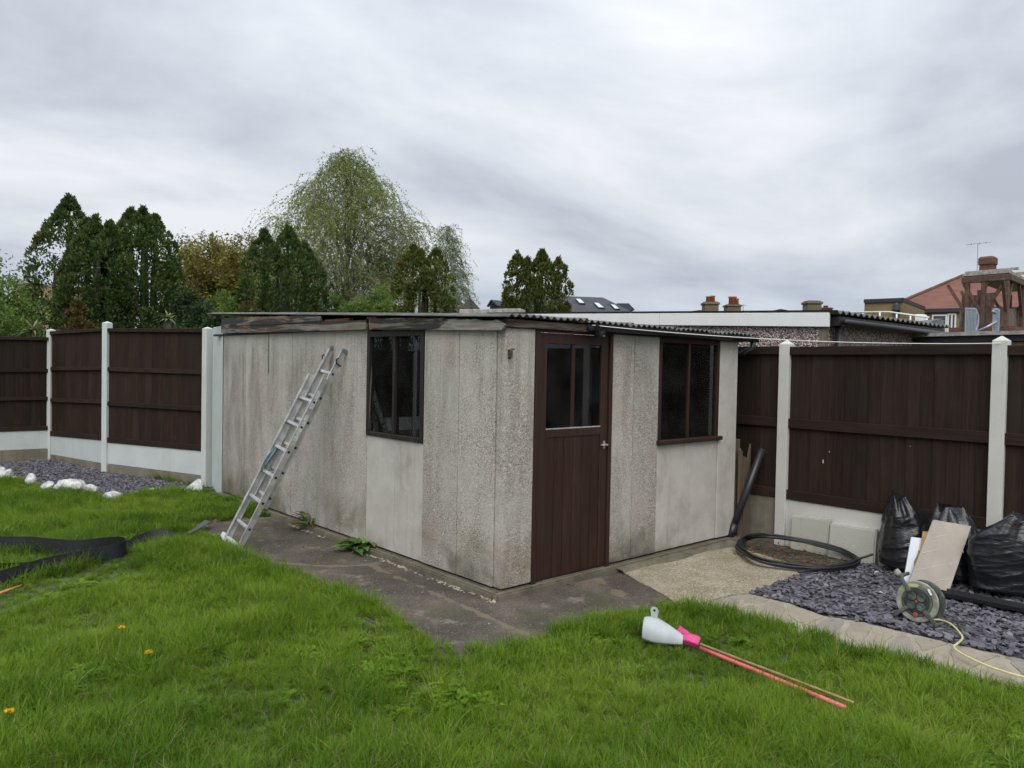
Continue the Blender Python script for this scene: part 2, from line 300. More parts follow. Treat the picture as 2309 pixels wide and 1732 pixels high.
MT['apron'] = m_apron(); MT['beige'] = m_beige()
MT['mortar'] = m_smooth_concrete('paving_mortar', (.28, .247, .185), (.385, .345, .265), (.16, .147, .105), .4, False)
def m_stone():
    t = NT('crazy_paving_stone'); o = t.obj(); r = t.rnd()
    base = t.ramp(r, [(0, (.215, .195, .155)), (.3, (.285, .25, .19)), (.55, (.22, .21, .185)), (.8, (.31, .265, .195)), (1, (.19, .185, .17))])
    c = t.mix(t.mr(t.noise(o, 6, 7, .65), .4, .72, 0, .6), base, (.36, .32, .25)); c = t.mix(t.mr(t.noise(o, 17, 5, .7), .55, .72, 0, .65), c, (.105, .095, .062))
    return t.done(c, .88, t.bump(t.noise(o, 30, 6), .5, .01), spec=.2)
MT['stone'] = m_stone()
MT['grass'] = m_grass()
MT['bag'] = m_bag()
MT['bark'] = m_plain('dark_bark', (.085, .070, .055), .95, .35, 9, .6)
MT['birch_bark'] = m_plain('pale_bark', (.12, .11, .095), .9, .4, 6, .5)
MT['twig'] = m_plain('fine_twig', (.15, .125, .105), .9, .2, 5)
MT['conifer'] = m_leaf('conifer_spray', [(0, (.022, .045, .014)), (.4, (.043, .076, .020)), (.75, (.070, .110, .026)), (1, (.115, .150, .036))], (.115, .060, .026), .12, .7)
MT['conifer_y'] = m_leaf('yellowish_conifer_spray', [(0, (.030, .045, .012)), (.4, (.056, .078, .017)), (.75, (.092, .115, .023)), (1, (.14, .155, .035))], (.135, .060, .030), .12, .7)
MT['weep'] = m_leaf('weeping_leaf', [(0, (.13, .17, .042)), (.5, (.20, .245, .065)), (1, (.28, .325, .105))], None, .3)
MT['birch'] = m_leaf('young_birch_leaf', [(0, (.12, .17, .07)), (.5, (.18, .24, .10)), (1, (.26, .31, .15))], None, .3)
MT['oak'] = m_leaf('bronze_spring_leaf', [(0, (.12, .105, .026)), (.5, (.19, .165, .038)), (1, (.26, .25, .07))], None, .3)
MT['bush'] = m_leaf('bright_shrub_leaf', [(0, (.05, .10, .02)), (.5, (.10, .17, .035)), (1, (.17, .24, .06))], None, .3)
MT['bush_d'] = m_leaf('dark_shrub_leaf', [(0, (.012, .03, .012)), (.5, (.028, .06, .018)), (1, (.06, .11, .03))], None, .2)
MT['willow'] = m_leaf('soft_grey_green_leaf', [(0, (.08, .12, .045)), (.5, (.12, .17, .07)), (1, (.17, .22, .11))], None, .3)
MT['yucca'] = m_leaf('sword_leaf', [(0, (.10, .13, .05)), (.5, (.16, .18, .08)), (1, (.26, .27, .15))], None, .2)
MT['dock'] = m_leaf('dock_leaf', [(0, (.05, .115, .025)), (.5, (.085, .175, .04)), (1, (.15, .25, .06))], (.20, .10, .04), .25, .45)
MT['petal'] = m_plain('dandelion_yellow', (.85, .50, .015), .6, .1)
MT['pebble'] = m_pebbledash()
MT['upvc'] = m_plain('white_plastic_fascia', (.80, .80, .78), .4, .03, 2)
MT['yellow_brick'] = m_brick('yellow_stock_brick', (.27, .20, .095), (.21, .155, .075), (.24, .20, .13))
MT['buff_brick'] = m_brick('buff_chimney_brick', (.22, .17, .11), (.15, .115, .08), (.19, .16, .12))
MT['red_brick'] = m_brick('dark_red_brick', (.18, .085, .055), (.13, .06, .045), (.16, .12, .09))
MT['tan_brick'] = m_brick('tan_brick', (.42, .29, .16), (.36, .25, .14), (.36, .30, .22))
MT['red_tile'] = m_tiles('red_clay_tiles', (.235, .105, .075), (.19, .085, .062))
MT['slate_roof'] = m_tiles('grey_roof_slates', (.085, .087, .10), (.070, .072, .082), .2, .3)
MT['lead'] = m_plain('dark_lead_flashing', (.035, .035, .040), .6)
MT['steel'] = m_plain('galvanised_steel', (.36, .40, .45), .45, .1, 20, 0, .6)
MT['pot'] = m_plain('terracotta_pot', (.45, .16, .07), .85, .2, 12)
MT['pergola'] = m_plain('brown_pergola_wood', (.105, .062, .047), .8, .3, 10, .4)
MT['deck_board'] = m_plain('grey_brown_boards', (.15, .115, .09), .85, .3, 10, .4)
MT['weath'] = m_plain('pale_weathered_board', (.33, .31, .285), .9, .35, 14, .5)
MT['far_glass'] = m_glossy('far_window_glass', (.055, .065, .075), .08, .6)
MT['skylight'] = m_glossy('skylight_glass', (.55, .58, .60), .15, .6)
MT['white'] = m_plain('white_paint', (.78, .78, .77), .5, .04)
MT['blue'] = m_plain('blue_rope', (.12, .25, .42), .8, .1)
MT['scoop'] = m_glossy('milky_white_plastic', (.43, .47, .47), .45)
MT['pink'] = m_glossy('bright_pink_plastic', (.60, .05, .20), .5)
MT['coral'] = m_glossy('coral_pink_pole', (.74, .13, .15), .45)
MT['bamboo'] = m_plain('old_bamboo', (.27, .19, .085), .6, .35, 12)
MT['board'] = m_plain('beige_tile_backer_board', (.43, .385, .325), .8, .10, 5, .1)
MT['board_line'] = m_plain('pale_adhesive_line', (.51, .455, .40), .8, .05, 5)
MT['chipboard'] = m_plain('torn_chipboard', (.36, .22, .10), .9, .3, 50, .4)
MT['white_board'] = m_plain('white_melamine', (.66, .69, .73), .35, .04)
MT['plank'] = m_weathered('old_plank', (.22, .175, .12), (.13, .095, .06), .5, 2)
MT['reel'] = m_plain('dusty_dark_green_plastic', (.085, .095, .08), .75, .45, 22, .2)
MT['reel_light'] = m_plain('dusty_pale_plastic', (.26, .265, .215), .8, .3, 18, .2)
MT['reel_dark'] = m_plain('dark_socket_plastic', (.026, .034, .027), .6, .35, 25)
MT['sticker'] = m_plain('faded_yellow_sticker', (.42, .44, .20), .7, .2, 18)
MT['red'] = m_plain('red_switch', (.30, .075, .055), .6, .3)
MT['cable'] = m_plain('pale_yellow_cable', (.60, .55, .27), .5, .12, 12)
MT['rust'] = m_plain('rusty_iron', (.085, .048, .032), .9, .5, 40, .5)
MT['latch'] = m_plain('painted_steel_latch', (.42, .40, .37), .5, .35, 40, .2, .3)
MT['line'] = m_plain('white_line', (.78, .77, .73), .6, .04)
MT['stick'] = m_plain('split_orange_stick', (.46, .235, .095), .8, .3, 20)
MT['lamp'] = m_glossy('black_lamp_body', (.02, .02, .022), .5)
MT['lens'] = m_glossy('dull_lamp_lens', (.055, .057, .062), .25)
# ------------------------------------------------------------------ mesh kit
class MB:
    def __init__(s): s.v = []; s.f = []
    def add(s, vs, fs):
        k = len(s.v); s.v += [tuple(map(float, v)) for v in vs]; s.f += [tuple(i+k for i in f) for f in fs]; return s
    def box(s, x0, x1, y0, y1, z0, z1):
        return s.add([(x0, y0, z0), (x1, y0, z0), (x1, y1, z0), (x0, y1, z0), (x0, y0, z1), (x1, y0, z1), (x1, y1, z1), (x0, y1, z1)],
                     [(3, 2, 1, 0), (4, 5, 6, 7), (0, 1, 5, 4), (1, 2, 6, 5), (2, 3, 7, 6), (3, 0, 4, 7)])
    def hexa(s, b, t):   # bottom quad, top quad (same winding, counter-clockwise from above)
        return s.add(list(b)+list(t), [(3, 2, 1, 0), (4, 5, 6, 7), (0, 1, 5, 4), (1, 2, 6, 5), (2, 3, 7, 6), (3, 0, 4, 7)])
    def bar(s, p0, p1, w, h, up=(0, 0, 1)):
        p0, p1 = np.array(p0, float), np.array(p1, float); u = p1-p0; u /= np.linalg.norm(u)
        a = np.cross(u, up)
        if np.linalg.norm(a) < 1e-6: a = np.cross(u, (1, 0, 0))
        a /= np.linalg.norm(a); b = np.cross(a, u); a = a*w/2; b = b*h/2
        return s.add([p0-a-b, p0+a-b, p0+a+b, p0-a+b, p1-a-b, p1+a-b, p1+a+b, p1-a+b], [(0, 1, 2, 3), (7, 6, 5, 4), (1, 0, 4, 5), (2, 1, 5, 6), (3, 2, 6, 7), (0, 3, 7, 4)])
    def tube(s, pts, r, n=8, cap=True, closed=False):
        P = [np.array(p, float) for p in pts]; m = len(P); rr = r if hasattr(r, '__len__') else [r]*m; k = len(s.v)
        prev = None; fs = []
        for i in range(m):
            t = (P[(i+1) % m]-P[i-1]) if closed else (P[min(i+1, m-1)]-P[max(i-1, 0)])
            t = t/(np.linalg.norm(t)+1e-12)
            a = np.cross(t, (0, 0, 1.)) if prev is None else prev-t*(prev@t)
            if np.linalg.norm(a) < 1e-4: a = np.cross(t, (1., 0, 0))
            a /= np.linalg.norm(a); b = np.cross(t, a); prev = a
            for j in range(n):
                q = 2*math.pi*j/n; s.v.append(tuple(P[i]+rr[i]*(math.cos(q)*a+math.sin(q)*b)))
        for i in range(m if closed else m-1):
            i2 = (i+1) % m
            for j in range(n): s.f.append((k+i*n+j, k+i*n+(j+1) % n, k+i2*n+(j+1) % n, k+i2*n+j))
        if cap and not closed: s.f.append(tuple(k+j for j in reversed(range(n)))); s.f.append(tuple(k+(m-1)*n+j for j in range(n)))
        return s
    def prism(s, poly, z0, z1):
        n = len(poly)
        a = sum(poly[i][0]*poly[(i+1) % n][1]-poly[(i+1) % n][0]*poly[i][1] for i in range(n))
        if a < 0: poly = poly[::-1]
        return s.add([(x, y, z0) for x, y in poly]+[(x, y, z1) for x, y in poly], [tuple(reversed(range(n))), tuple(range(n, 2*n))]+[(i, (i+1) % n, n+(i+1) % n, n+i) for i in range(n)])
    def sheet(s, poly, z0, z1):
        from mathutils.geometry import delaunay_2d_cdt
        n = len(poly); r = delaunay_2d_cdt([Vector(p) for p in poly], [], [list(range(n))], 1, 1e-5); k = len(s.v)
        s.add([(v.x, v.y, z1) for v in r[0]], [tuple(f) if sum((r[0][f[i]].x*r[0][f[(i+1) % len(f)]].y-r[0][f[(i+1) % len(f)]].x*r[0][f[i]].y) for i in range(len(f))) > 0 else tuple(reversed(f)) for f in r[2]])
        return s.add([(x, y, z0) for x, y in poly]+[(x, y, z1) for x, y in poly], [(i, (i+1) % n, n+(i+1) % n, n+i) for i in range(n)])
    def slab(s, poly3, th):     # planar outline in space, thickened along its normal by th (backwards)
        P = [np.array(p, float) for p in poly3]; nn = np.cross(P[1]-P[0], P[2]-P[0]); nn /= np.linalg.norm(nn); n = len(P)
        return s.add(P+[p-nn*th for p in P], [tuple(range(n)), tuple(reversed(range(n, 2*n)))]+[(i, n+i, n+(i+1) % n, (i+1) % n) for i in range(n)])
    def lathe(s, prof, c=(0, 0, 0), n=24, ax=(0, 0, 1)):
        ax = np.array(ax, float); ax /= np.linalg.norm(ax); a = np.cross(ax, (0, 0, 1.)) if abs(ax[2]) < .9 else np.cross(ax, (1., 0, 0)); a /= np.linalg.norm(a); b = np.cross(ax, a); c = np.array(c, float); k = len(s.v); m = len(prof)
        for r, h in prof:
            for j in range(n): q = 2*math.pi*j/n; s.v.append(tuple(c+ax*h+r*(math.cos(q)*a+math.sin(q)*b)))
        for i in range(m-1):
            for j in range(n): s.f.append((k+i*n+j, k+i*n+(j+1) % n, k+(i+1)*n+(j+1) % n, k+(i+1)*n+j))
        s.f.append(tuple(k+j for j in reversed(range(n)))); s.f.append(tuple(k+(m-1)*n+j for j in range(n)))
        return s
    def build(s, name, mat, parent=None, smooth=False, bevel=0, seg=1):
        o0 = np.array(parent_loc(parent))
        me = bpy.data.meshes.new(name); me.from_pydata([tuple(np.array(v)-o0) for v in s.v], [], s.f)
        if bevel:
            bm = bmesh.new(); bm.from_mesh(me); bmesh.ops.recalc_face_normals(bm, faces=bm.faces)
            bmesh.ops.bevel(bm, geom=[e for e in bm.edges if e.is_manifold and e.calc_face_angle(0) > .5], offset=bevel, segments=seg, affect='EDGES', clamp_overlap=True)
            bm.to_mesh(me); bm.free()
        me.materials.append(MT[mat] if isinstance(mat, str) else mat)
        if smooth: me.shade_smooth()
        me.update()
        ob = bpy.data.objects.new(name, me); COL.objects.link(ob); ob.parent = parent
        if parent is None: pass
        return ob
LOC = {}
def parent_loc(p):
    v = Vector((0, 0, 0))
    while p is not None: v = v+p.location; p = p.parent
    return v
def thing(name, label, cat, loc, group=None):
    o = bpy.data.objects.new(name, None); COL.objects.link(o); o.location = tuple(map(float, loc)); o.empty_display_size = .1
    return tag(o, label, cat, group)
def tag(o, label, cat, group=None):
    o['label'] = label; o['category'] = cat
    if group: o['group'] = group
    return o
def recentre(o):     # put a single-mesh thing's origin at its base
    me = o.data; co = np.empty(len(me.vertices)*3, 'f'); me.vertices.foreach_get('co', co); co = co.reshape(-1, 3)
    c = np.array([(co[:, 0].min()+co[:, 0].max())/2, (co[:, 1].min()+co[:, 1].max())/2, co[:, 2].min()]); me.vertices.foreach_set('co', (co-c).astype('f').ravel()); o.location = tuple(float(x) for x in c); me.update(); return o
def struct(o): o['kind'] = 'structure'; return o
def np_mesh(name, verts, quads, mat, parent=None, attrs=None, loc=None):
    o0 = np.array(parent_loc(parent)) if loc is None else np.array(loc)
    me = bpy.data.meshes.new(name); V = (np.asarray(verts, 'f')-o0.astype('f')); Q = np.asarray(quads, 'i'); k = Q.shape[1]
    me.vertices.add(len(V)); me.vertices.foreach_set('co', V.ravel()); me.loops.add(Q.size); me.loops.foreach_set('vertex_index', Q.ravel())
    me.polygons.add(len(Q)); me.polygons.foreach_set('loop_start', np.arange(0, Q.size, k, dtype='i')); me.polygons.foreach_set('loop_total', np.full(len(Q), k, 'i'))
    me.update(calc_edges=True)
    for an, (dom, arr) in (attrs or {}).items():
        a = me.attributes.new(an, 'FLOAT', dom); a.data.foreach_set('value', np.asarray(arr, 'f'))
    me.materials.append(MT[mat]); ob = bpy.data.objects.new(name, me); COL.objects.link(ob); ob.parent = parent
    if loc is not None and parent is None: ob.location = tuple(map(float, loc))
    return ob
def unit(a): return a/(np.linalg.norm(a, axis=-1, keepdims=True)+1e-9)
def leaves_mesh(c, d, size, width, side=None):
    """leaf-shaped quads: base c, long axis d (unit), length size, width"""
    n = len(c); r = unit(rng.normal(size=(n, 3))) if side is None else side
    s = unit(np.cross(d, r)); size = np.broadcast_to(size, (n,))[:, None]; width = np.broadcast_to(width, (n,))[:, None]
    v = np.stack([c, c+d*size*.5+s*width*.5, c+d*size, c+d*size*.5-s*width*.5], 1).reshape(-1, 3)
    return v, np.arange(n*4).reshape(-1, 4)
def in_poly(x, y, poly):
    p = np.asarray(poly); r = np.zeros(np.shape(x), bool); n = len(p); j = n-1
    for i in range(n):
        c = ((p[i, 1] > y) != (p[j, 1] > y)) & (x < (p[j, 0]-p[i, 0])*(y-p[i, 1])/(p[j, 1]-p[i, 1]+1e-12)+p[i, 0]); r ^= c; j = i
    return r
def vnoise(x, y, s, seed=0):
    x = np.asarray(x)*s+seed*13.7; y = np.asarray(y)*s+seed*7.3; xi = np.floor(x); yi = np.floor(y); fx = x-xi; fy = y-yi; fx = fx*fx*(3-2*fx); fy = fy*fy*(3-2*fy)
    h = lambda a, b: np.modf(np.abs(np.sin(a*127.1+b*311.7+seed)*43758.5453))[0]
    return (h(xi, yi)*(1-fx)+h(xi+1, yi)*fx)*(1-fy)+(h(xi, yi+1)*(1-fx)+h(xi+1, yi+1)*fx)*fy
def copy_tree(o, parent=None, keep=True):
    c = o.copy(); COL.objects.link(c); c.parent = parent
    for ch in list(o.children): copy_tree(ch, c)
    return c
#SECTIONS
# ================================================================== GROUND
gr = struct(MB().add([(-400, -400, G0-.03), (400, -400, G0-.03), (400, 400, G0-.03), (-400, 400, G0-.03)], [(0, 1, 2, 3)]).build('ground', 'earth'))
struct(MB().prism([(-9, -9), (3.42, -9), (3.42, 6.2), (-.2, 6.2), (-1.0, 10.2), (-9, 10.2)], G0-.02, G0-.004).build('lawn', 'lawn'))
def gpts(px, z=G0): return [tuple(S(x, y, 2, z)[:2]) for x, y in px]
# visible edge of the grass against the hard surfaces (blade tips stand a little above the ground)
EDGE_FAR = gpts([(640, 1152), (602, 1169), (558, 1170), (518, 1174), (474, 1179), (446, 1190)])
EDGE_NEAR = gpts([(452, 1198), (477, 1206), (512, 1226), (567, 1246), (580, 1258), (623, 1275), (667, 1283), (702, 1304), (762, 1325), (830, 1355), (884, 1381), (930, 1408), (985, 1448), (1054, 1456), (1130, 1456), (1190, 1443), (1269, 1416), (1348, 1391), (1411, 1378), (1468, 1362), (1506, 1353), (1570, 1363), (1653, 1373), (1709, 1390), (1776, 1400), (1806, 1416), (1864, 1428), (1885, 1445), (1938, 1464), (2002, 1475), (2097, 1488), (2186, 1520), (2309, 1541)], G0+.035)
HARD = [(0, 3.9)]+EDGE_FAR+EDGE_NEAR+[(.45, -4.2), (.35, -6), (.3, -9), (3.6, -9), (3.6, 6.3), (0, 6.3)]
BED_EDGE = gpts([(-160, 1062), (-60, 1068), (0, 1078), (60, 1092), (110, 1104), (160, 1112), (245, 1124), (330, 1113), (400, 1108), (470, 1098)])
BED = [(-4.2, 10.6)]+BED_EDGE+[(.1, 5.9), (-1.0, 10.6)]
# dark old concrete in front of and beside the shed
ap = [(-.0, 4.3)]+gpts([(600, 1160), (520, 1165), (420, 1185), (430, 1215), (540, 1265), (640, 1310), (760, 1365), (880, 1425), (960, 1490), (1060, 1500), (1180, 1490), (1300, 1450), (1420, 1405), (1506, 1351), (1468, 1329), (1440, 1316), (1421, 1304), (1404, 1292), (1392, 1284)])+[(1.4, .1), (.0, .1)]
struct(MB().sheet(ap, G0-.015, G0+.004).build('concrete_apron', 'apron'))
bz = gpts([(1380, 1276), (1392, 1284), (1404, 1291), (1421, 1303), (1440, 1315), (1468, 1328), (1506, 1350), (1530, 1368), (1586, 1362), (1620, 1352), (1652, 1344), (1692, 1340), (1735, 1322), (1817, 1294)])+[(2.75, -.98), (2.9, -.3), (2.8, .1), (1.3, .1)]
struct(MB().sheet(bz, G0-.015, G0+.013).build('beige_slab', 'beige'))
struct(MB().prism([(2.55, -1.2), (3.47, -1.35), (3.5, 3), (3.1, 3), (2.7, .05)], G0-.015, G0-.001).build('bare_soil', 'soil'))
# crazy paving strip between lawn and slate bed
CR_IN = gpts([(1588, 1361), (1650, 1344), (1692, 1340), (1778, 1361), (1858, 1390), (1948, 1404), (2007, 1419), (2097, 1440), (2171, 1458), (2309, 1488)])+[(1.42, -3.6), (1.4, -4.6)]
CR_OUT = gpts([(1500, 1385), (1560, 1400), (1653, 1410), (1709, 1425), (1776, 1440), (1864, 1465), (1938, 1495), (2002, 1508), (2097, 1525), (2186, 1552), (2309, 1575)])+[(.78, -3.7), (.75, -4.6)]
crazy = struct(MB().sheet(CR_IN+CR_OUT[::-1], G0-.015, G0+.002).build('crazy_paving', 'mortar'))
def voronoi_cells(seeds, poly, gap):
    out = []
    for i, s in enumerate(seeds):
        cell = [np.array(q, float) for q in poly]
        for j, t in enumerate(seeds):
            if i == j: continue
            nrm = t-s; L = np.linalg.norm(nrm); nrm = nrm/L; lim = (s+t)/2@nrm-gap; new = []
            for k in range(len(cell)):
                a, b = cell[k], cell[(k+1) % len(cell)]; da, db = a@nrm-lim, b@nrm-lim
                if da <= 0: new.append(a)
                if da*db < 0: new.append(a+(b-a)*da/(da-db))
            cell = new
            if len(cell) < 3: break
        if len(cell) >= 3: out.append(cell)
    return out
_ci = np.array(CR_IN); _co = np.array(CR_OUT)
def strip_pt(u, v):
    f = u*(len(_ci)-1); i = min(int(f), len(_ci)-2); a = _ci[i]+(_ci[i+1]-_ci[i])*(f-i)
    f = u*(len(_co)-1); i = min(int(f), len(_co)-2); b = _co[i]+(_co[i+1]-_co[i])*(f-i); return a+(b-a)*v
seeds = []
while len(seeds) < 27:
    q = np.array([random.uniform(.1, 14*.62-.1), random.uniform(.02, .98)])
    if all(np.linalg.norm((q-p)*np.array([1, .8])) > .36 for p in seeds): seeds.append(q)
for cell in voronoi_cells(seeds, [(0, .02), (14*.62, .02), (14*.62, .98), (0, .98)], .042):
    c0 = np.mean(cell, 0); pts = []; m = len(cell)
    for k in range(m):
        for q in (0, .25, .5, .75):
            p = cell[k]+(cell[(k+1) % m]-cell[k])*q+np.array([random.uniform(-.035, .035), random.uniform(-.03, .03)]); p = p+(c0-p)*(.12 if q == 0 else .02); pts.append(tuple(strip_pt(min(1, max(0, p[0]/(14*.62))), min(1, max(0, p[1])))))
    MB().sheet(pts, G0-.01, G0+.0055+random.uniform(-.001, .002)).build('paving_stone', 'stone', crazy)
# slate bed on the right: 300 nearest chips one by one, the rest as one part
SL = gpts([(1692, 1340), (1735, 1322), (1817, 1294), (1858, 1293), (1933, 1278), (1972, 1268)])+[(3.40, -1.45), (3.42, -4.8), (1.40, -4.7), (1.42, -3.6)]+gpts([(2309, 1488), (2171, 1458), (2097, 1440), (2007, 1419), (1948, 1404), (1858, 1390), (1778, 1361)])
slate_bed = struct(MB().sheet(SL, G0-.015, G0+.001).build('slate_bed', 'slate_base'))
def chip_mesh(i):
    n = random.choice((4, 5, 5, 6)); L = random.uniform(.75, 1.25); Wd = random.uniform(.45, .75); th = random.uniform(.07, .16)
    a0 = random.uniform(0, 6.28); pl = []
    for k in range(n):
        q = a0+2*math.pi*(k+random.uniform(-.25, .25))/n; r = random.uniform(.8, 1.1); pl.append((math.cos(q)*L*r*.5, math.sin(q)*Wd*r*.5))
    mb = MB().prism(pl, -th/2, th/2); return mb
CHIPS = [chip_mesh(i) for i in range(14)]
chip_data = []
for c in CHIPS:
    me = bpy.data.meshes.new('slate_chip'); me.from_pydata(c.v, [], c.f); me.materials.append(MT['slate']); chip_data.append(me)
def rot_euler(rx, ry, rz): return np.array(Matrix.Rotation(rz, 3, 'Z') @ Matrix.Rotation(ry, 3, 'Y') @ Matrix.Rotation(rx, 3, 'X'))
def chips_joined(pts, sizes, zs, tilt):
    V = []; F = []; T = []; k = 0
    for (x, y), s, z in zip(pts, sizes, zs):
        c = CHIPS[random.randrange(14)]; M = rot_euler(random.gauss(0, tilt), random.gauss(0, tilt), random.uniform(0, 6.28)); v = np.array(c.v)*s@M.T+(x, y, z)
        V.append(v); F += [tuple(i+k for i in f) for f in c.f]; T += [random.random()]*len(c.f); k += len(v)
    return np.concatenate(V), F, T
pts = []; tries = rng.uniform((1.1, -4.7), (3.42, -.9), (16000, 2)); tries = tries[in_poly(tries[:, 0], tries[:, 1], SL)]
order = np.argsort(((tries-CP[:2])**2).sum(1))
def pix(P):
    q = np.asarray(P, float)-CP; z = q@_fw; return np.stack([1154.5+CF*(q@_ri)/z, 866+CF*(q@_dn)/z], -1), z
px, dz = pix(np.c_[tries, np.full(len(tries), G0)]); vis = (px[:, 0] < 2300) & (px[:, 1] < 1720)
front = [i for i in order if vis[i]]
single = set()
for i in front[::3]:
    if len(single) >= 300: break
    single.add(int(i))
for i in single:
    o = bpy.data.objects.new('slate_chip', random.choice(chip_data)); COL.objects.link(o); o.parent = slate_bed
    s = random.uniform(.04, .08); o.scale = (s, s, s); o.location = (tries[i, 0], tries[i, 1], G0+random.uniform(.020, .032)); o.rotation_euler = (random.gauss(0, .20), random.gauss(0, .20), random.uniform(0, 6.28))
rest = [i for i in range(len(tries)) if i not in single and random.random() < .7]
V, F, T = chips_joined(tries[rest], rng.uniform(.02, .07, len(rest)), G0+rng.uniform(.006, .026, len(rest)), .26)
me = bpy.data.meshes.new('slate_chippings'); me.from_pydata(V.tolist(), [], F); me.materials.append(MT['slate']); a = me.attributes.new('tint', 'FLOAT', 'FACE'); a.data.foreach_set('value', np.array(T, 'f'))
o = bpy.data.objects.new('slate_chippings', me); COL.objects.link(o); o.parent = slate_bed; o['kind'] = 'stuff'
# slate bed on the left, by the back fence: chips too small to tell apart
lb = struct(MB().sheet(BED, G0-.015, G0+.002).build('back_slate_bed', 'slate_base'))
tr = rng.uniform((-4.2, 5.6), (.1, 10.6), (26000, 2)); tr = tr[in_poly(tr[:, 0], tr[:, 1], BED)]
V, F, T = chips_joined(tr, rng.uniform(.03, .065, len(tr)), G0+rng.uniform(.006, .03, len(tr)), .3)
me = bpy.data.meshes.new('slate_chippings'); me.from_pydata(V.tolist(), [], F); me.materials.append(MT['slate']); a = me.attributes.new('tint', 'FLOAT', 'FACE'); a.data.foreach_set('value', np.array(T, 'f'))
o = bpy.data.objects.new('slate_chippings', me); COL.objects.link(o); o.parent = lb; o['kind'] = 'stuff'
# ------------------------------------------------------------------ grass
def tuft_mesh(i, nb, hmin, hmax, spread, lean):
    V = []; F = []; A = []; B = []; k = 0
    for j in range(nb):
        h = random.uniform(hmin, hmax); az = random.uniform(0, 6.28); r = spread*math.sqrt(random.random()); bx, by = r*math.cos(az+random.gauss(0, 1)), r*math.sin(az+random.gauss(0, 1))
        l = random.uniform(.15, 1)*lean; w = random.uniform(.0015, .0032); d = np.array([math.cos(az), math.sin(az)]); sdir = np.array([-d[1], d[0]]); b = random.random(); tw = random.uniform(-.8, .8)
        for s in range(4):
            t = s/3; off = d*(l*h*t*t); z = h*(t-.42*l*t*t*min(1, l)); ww = w*(1-t**1.6*.95); sd2 = sdir*math.cos(tw*t)+d*math.sin(tw*t)
            for e in (-1, 1): V.append((bx+off[0]+sd2[0]*ww*e, by+off[1]+sd2[1]*ww*e, z)); A.append(t); B.append(b)
        for s in range(3): F.append((k+2*s, k+2*s+1, k+2*s+3, k+2*s+2))
        k += 8
    me = bpy.data.meshes.new('grass_tuft'); me.from_pydata(V, [], F); me.materials.append(MT['grass'])
    for nm, arr in (('along', A), ('blade', B)):
        a = me.attributes.new(nm, 'FLOAT', 'POINT'); a.data.foreach_set('value', np.array(arr, 'f'))
    return bpy.data.objects.new('grass_tuft', me)
TROD = [(*S(px_, py_)[:2], r_) for px_, py_, r_ in [(x_, 1340-.285*x_+14, .16) for x_ in range(-20, 290, 14)]+[(x_, 1340-.285*x_+38, .15) for x_ in range(-20, 290, 14)]+[(x_, 1262, .17) for x_ in range(-20, 290, 12)]+[(280+10*i, 1246-3.2*i, .12) for i in range(12)]+[(1450+12*i, 1448+1.5*i, .13) for i in range(11)]]  # grass flattened round things lying in it
tc = bpy.data.collections.new('grass_tufts')
def clover_mesh(n):
    V = []; F = []; A = []; B = []
    for j in range(n):
        q = random.uniform(0, 6.28); r = .045*math.sqrt(random.random()); c = np.array([r*math.cos(q), r*math.sin(q), random.uniform(.03, .065)]); b = random.random()*.9; a0 = random.uniform(0, 6.28)
        for l in range(3):
            a1 = a0+l*2.09; d = np.array([math.cos(a1), math.sin(a1), .25]); s_ = np.array([-d[1], d[0], 0]); k = len(V); L = random.uniform(.010, .018)
            V += [tuple(c), tuple(c+d*L*.7+s_*L*.55), tuple(c+d*L*1.1), tuple(c+d*L*.7-s_*L*.55)]; F.append((k, k+1, k+2, k+3)); A += [.6]*4; B += [b]*4
    me = bpy.data.meshes.new('clover'); me.from_pydata(V, [], F); me.materials.append(MT['grass'])
    for nm, arr in (('along', A), ('blade', B)):
        a = me.attributes.new(nm, 'FLOAT', 'POINT'); a.data.foreach_set('value', np.array(arr, 'f'))
    return bpy.data.objects.new('grass_tuft', me)
for i in range(5): tc.objects.link(tuft_mesh(i, 32, .045, .10, .036, .9))
for i in range(4): tc.objects.link(tuft_mesh(i, 27, .07, .15, .030, 1.25))
for i in range(3): tc.objects.link(tuft_mesh(i, 20, .05, .12, .034, 1.9))
for i in range(3): tc.objects.link(clover_mesh(26))
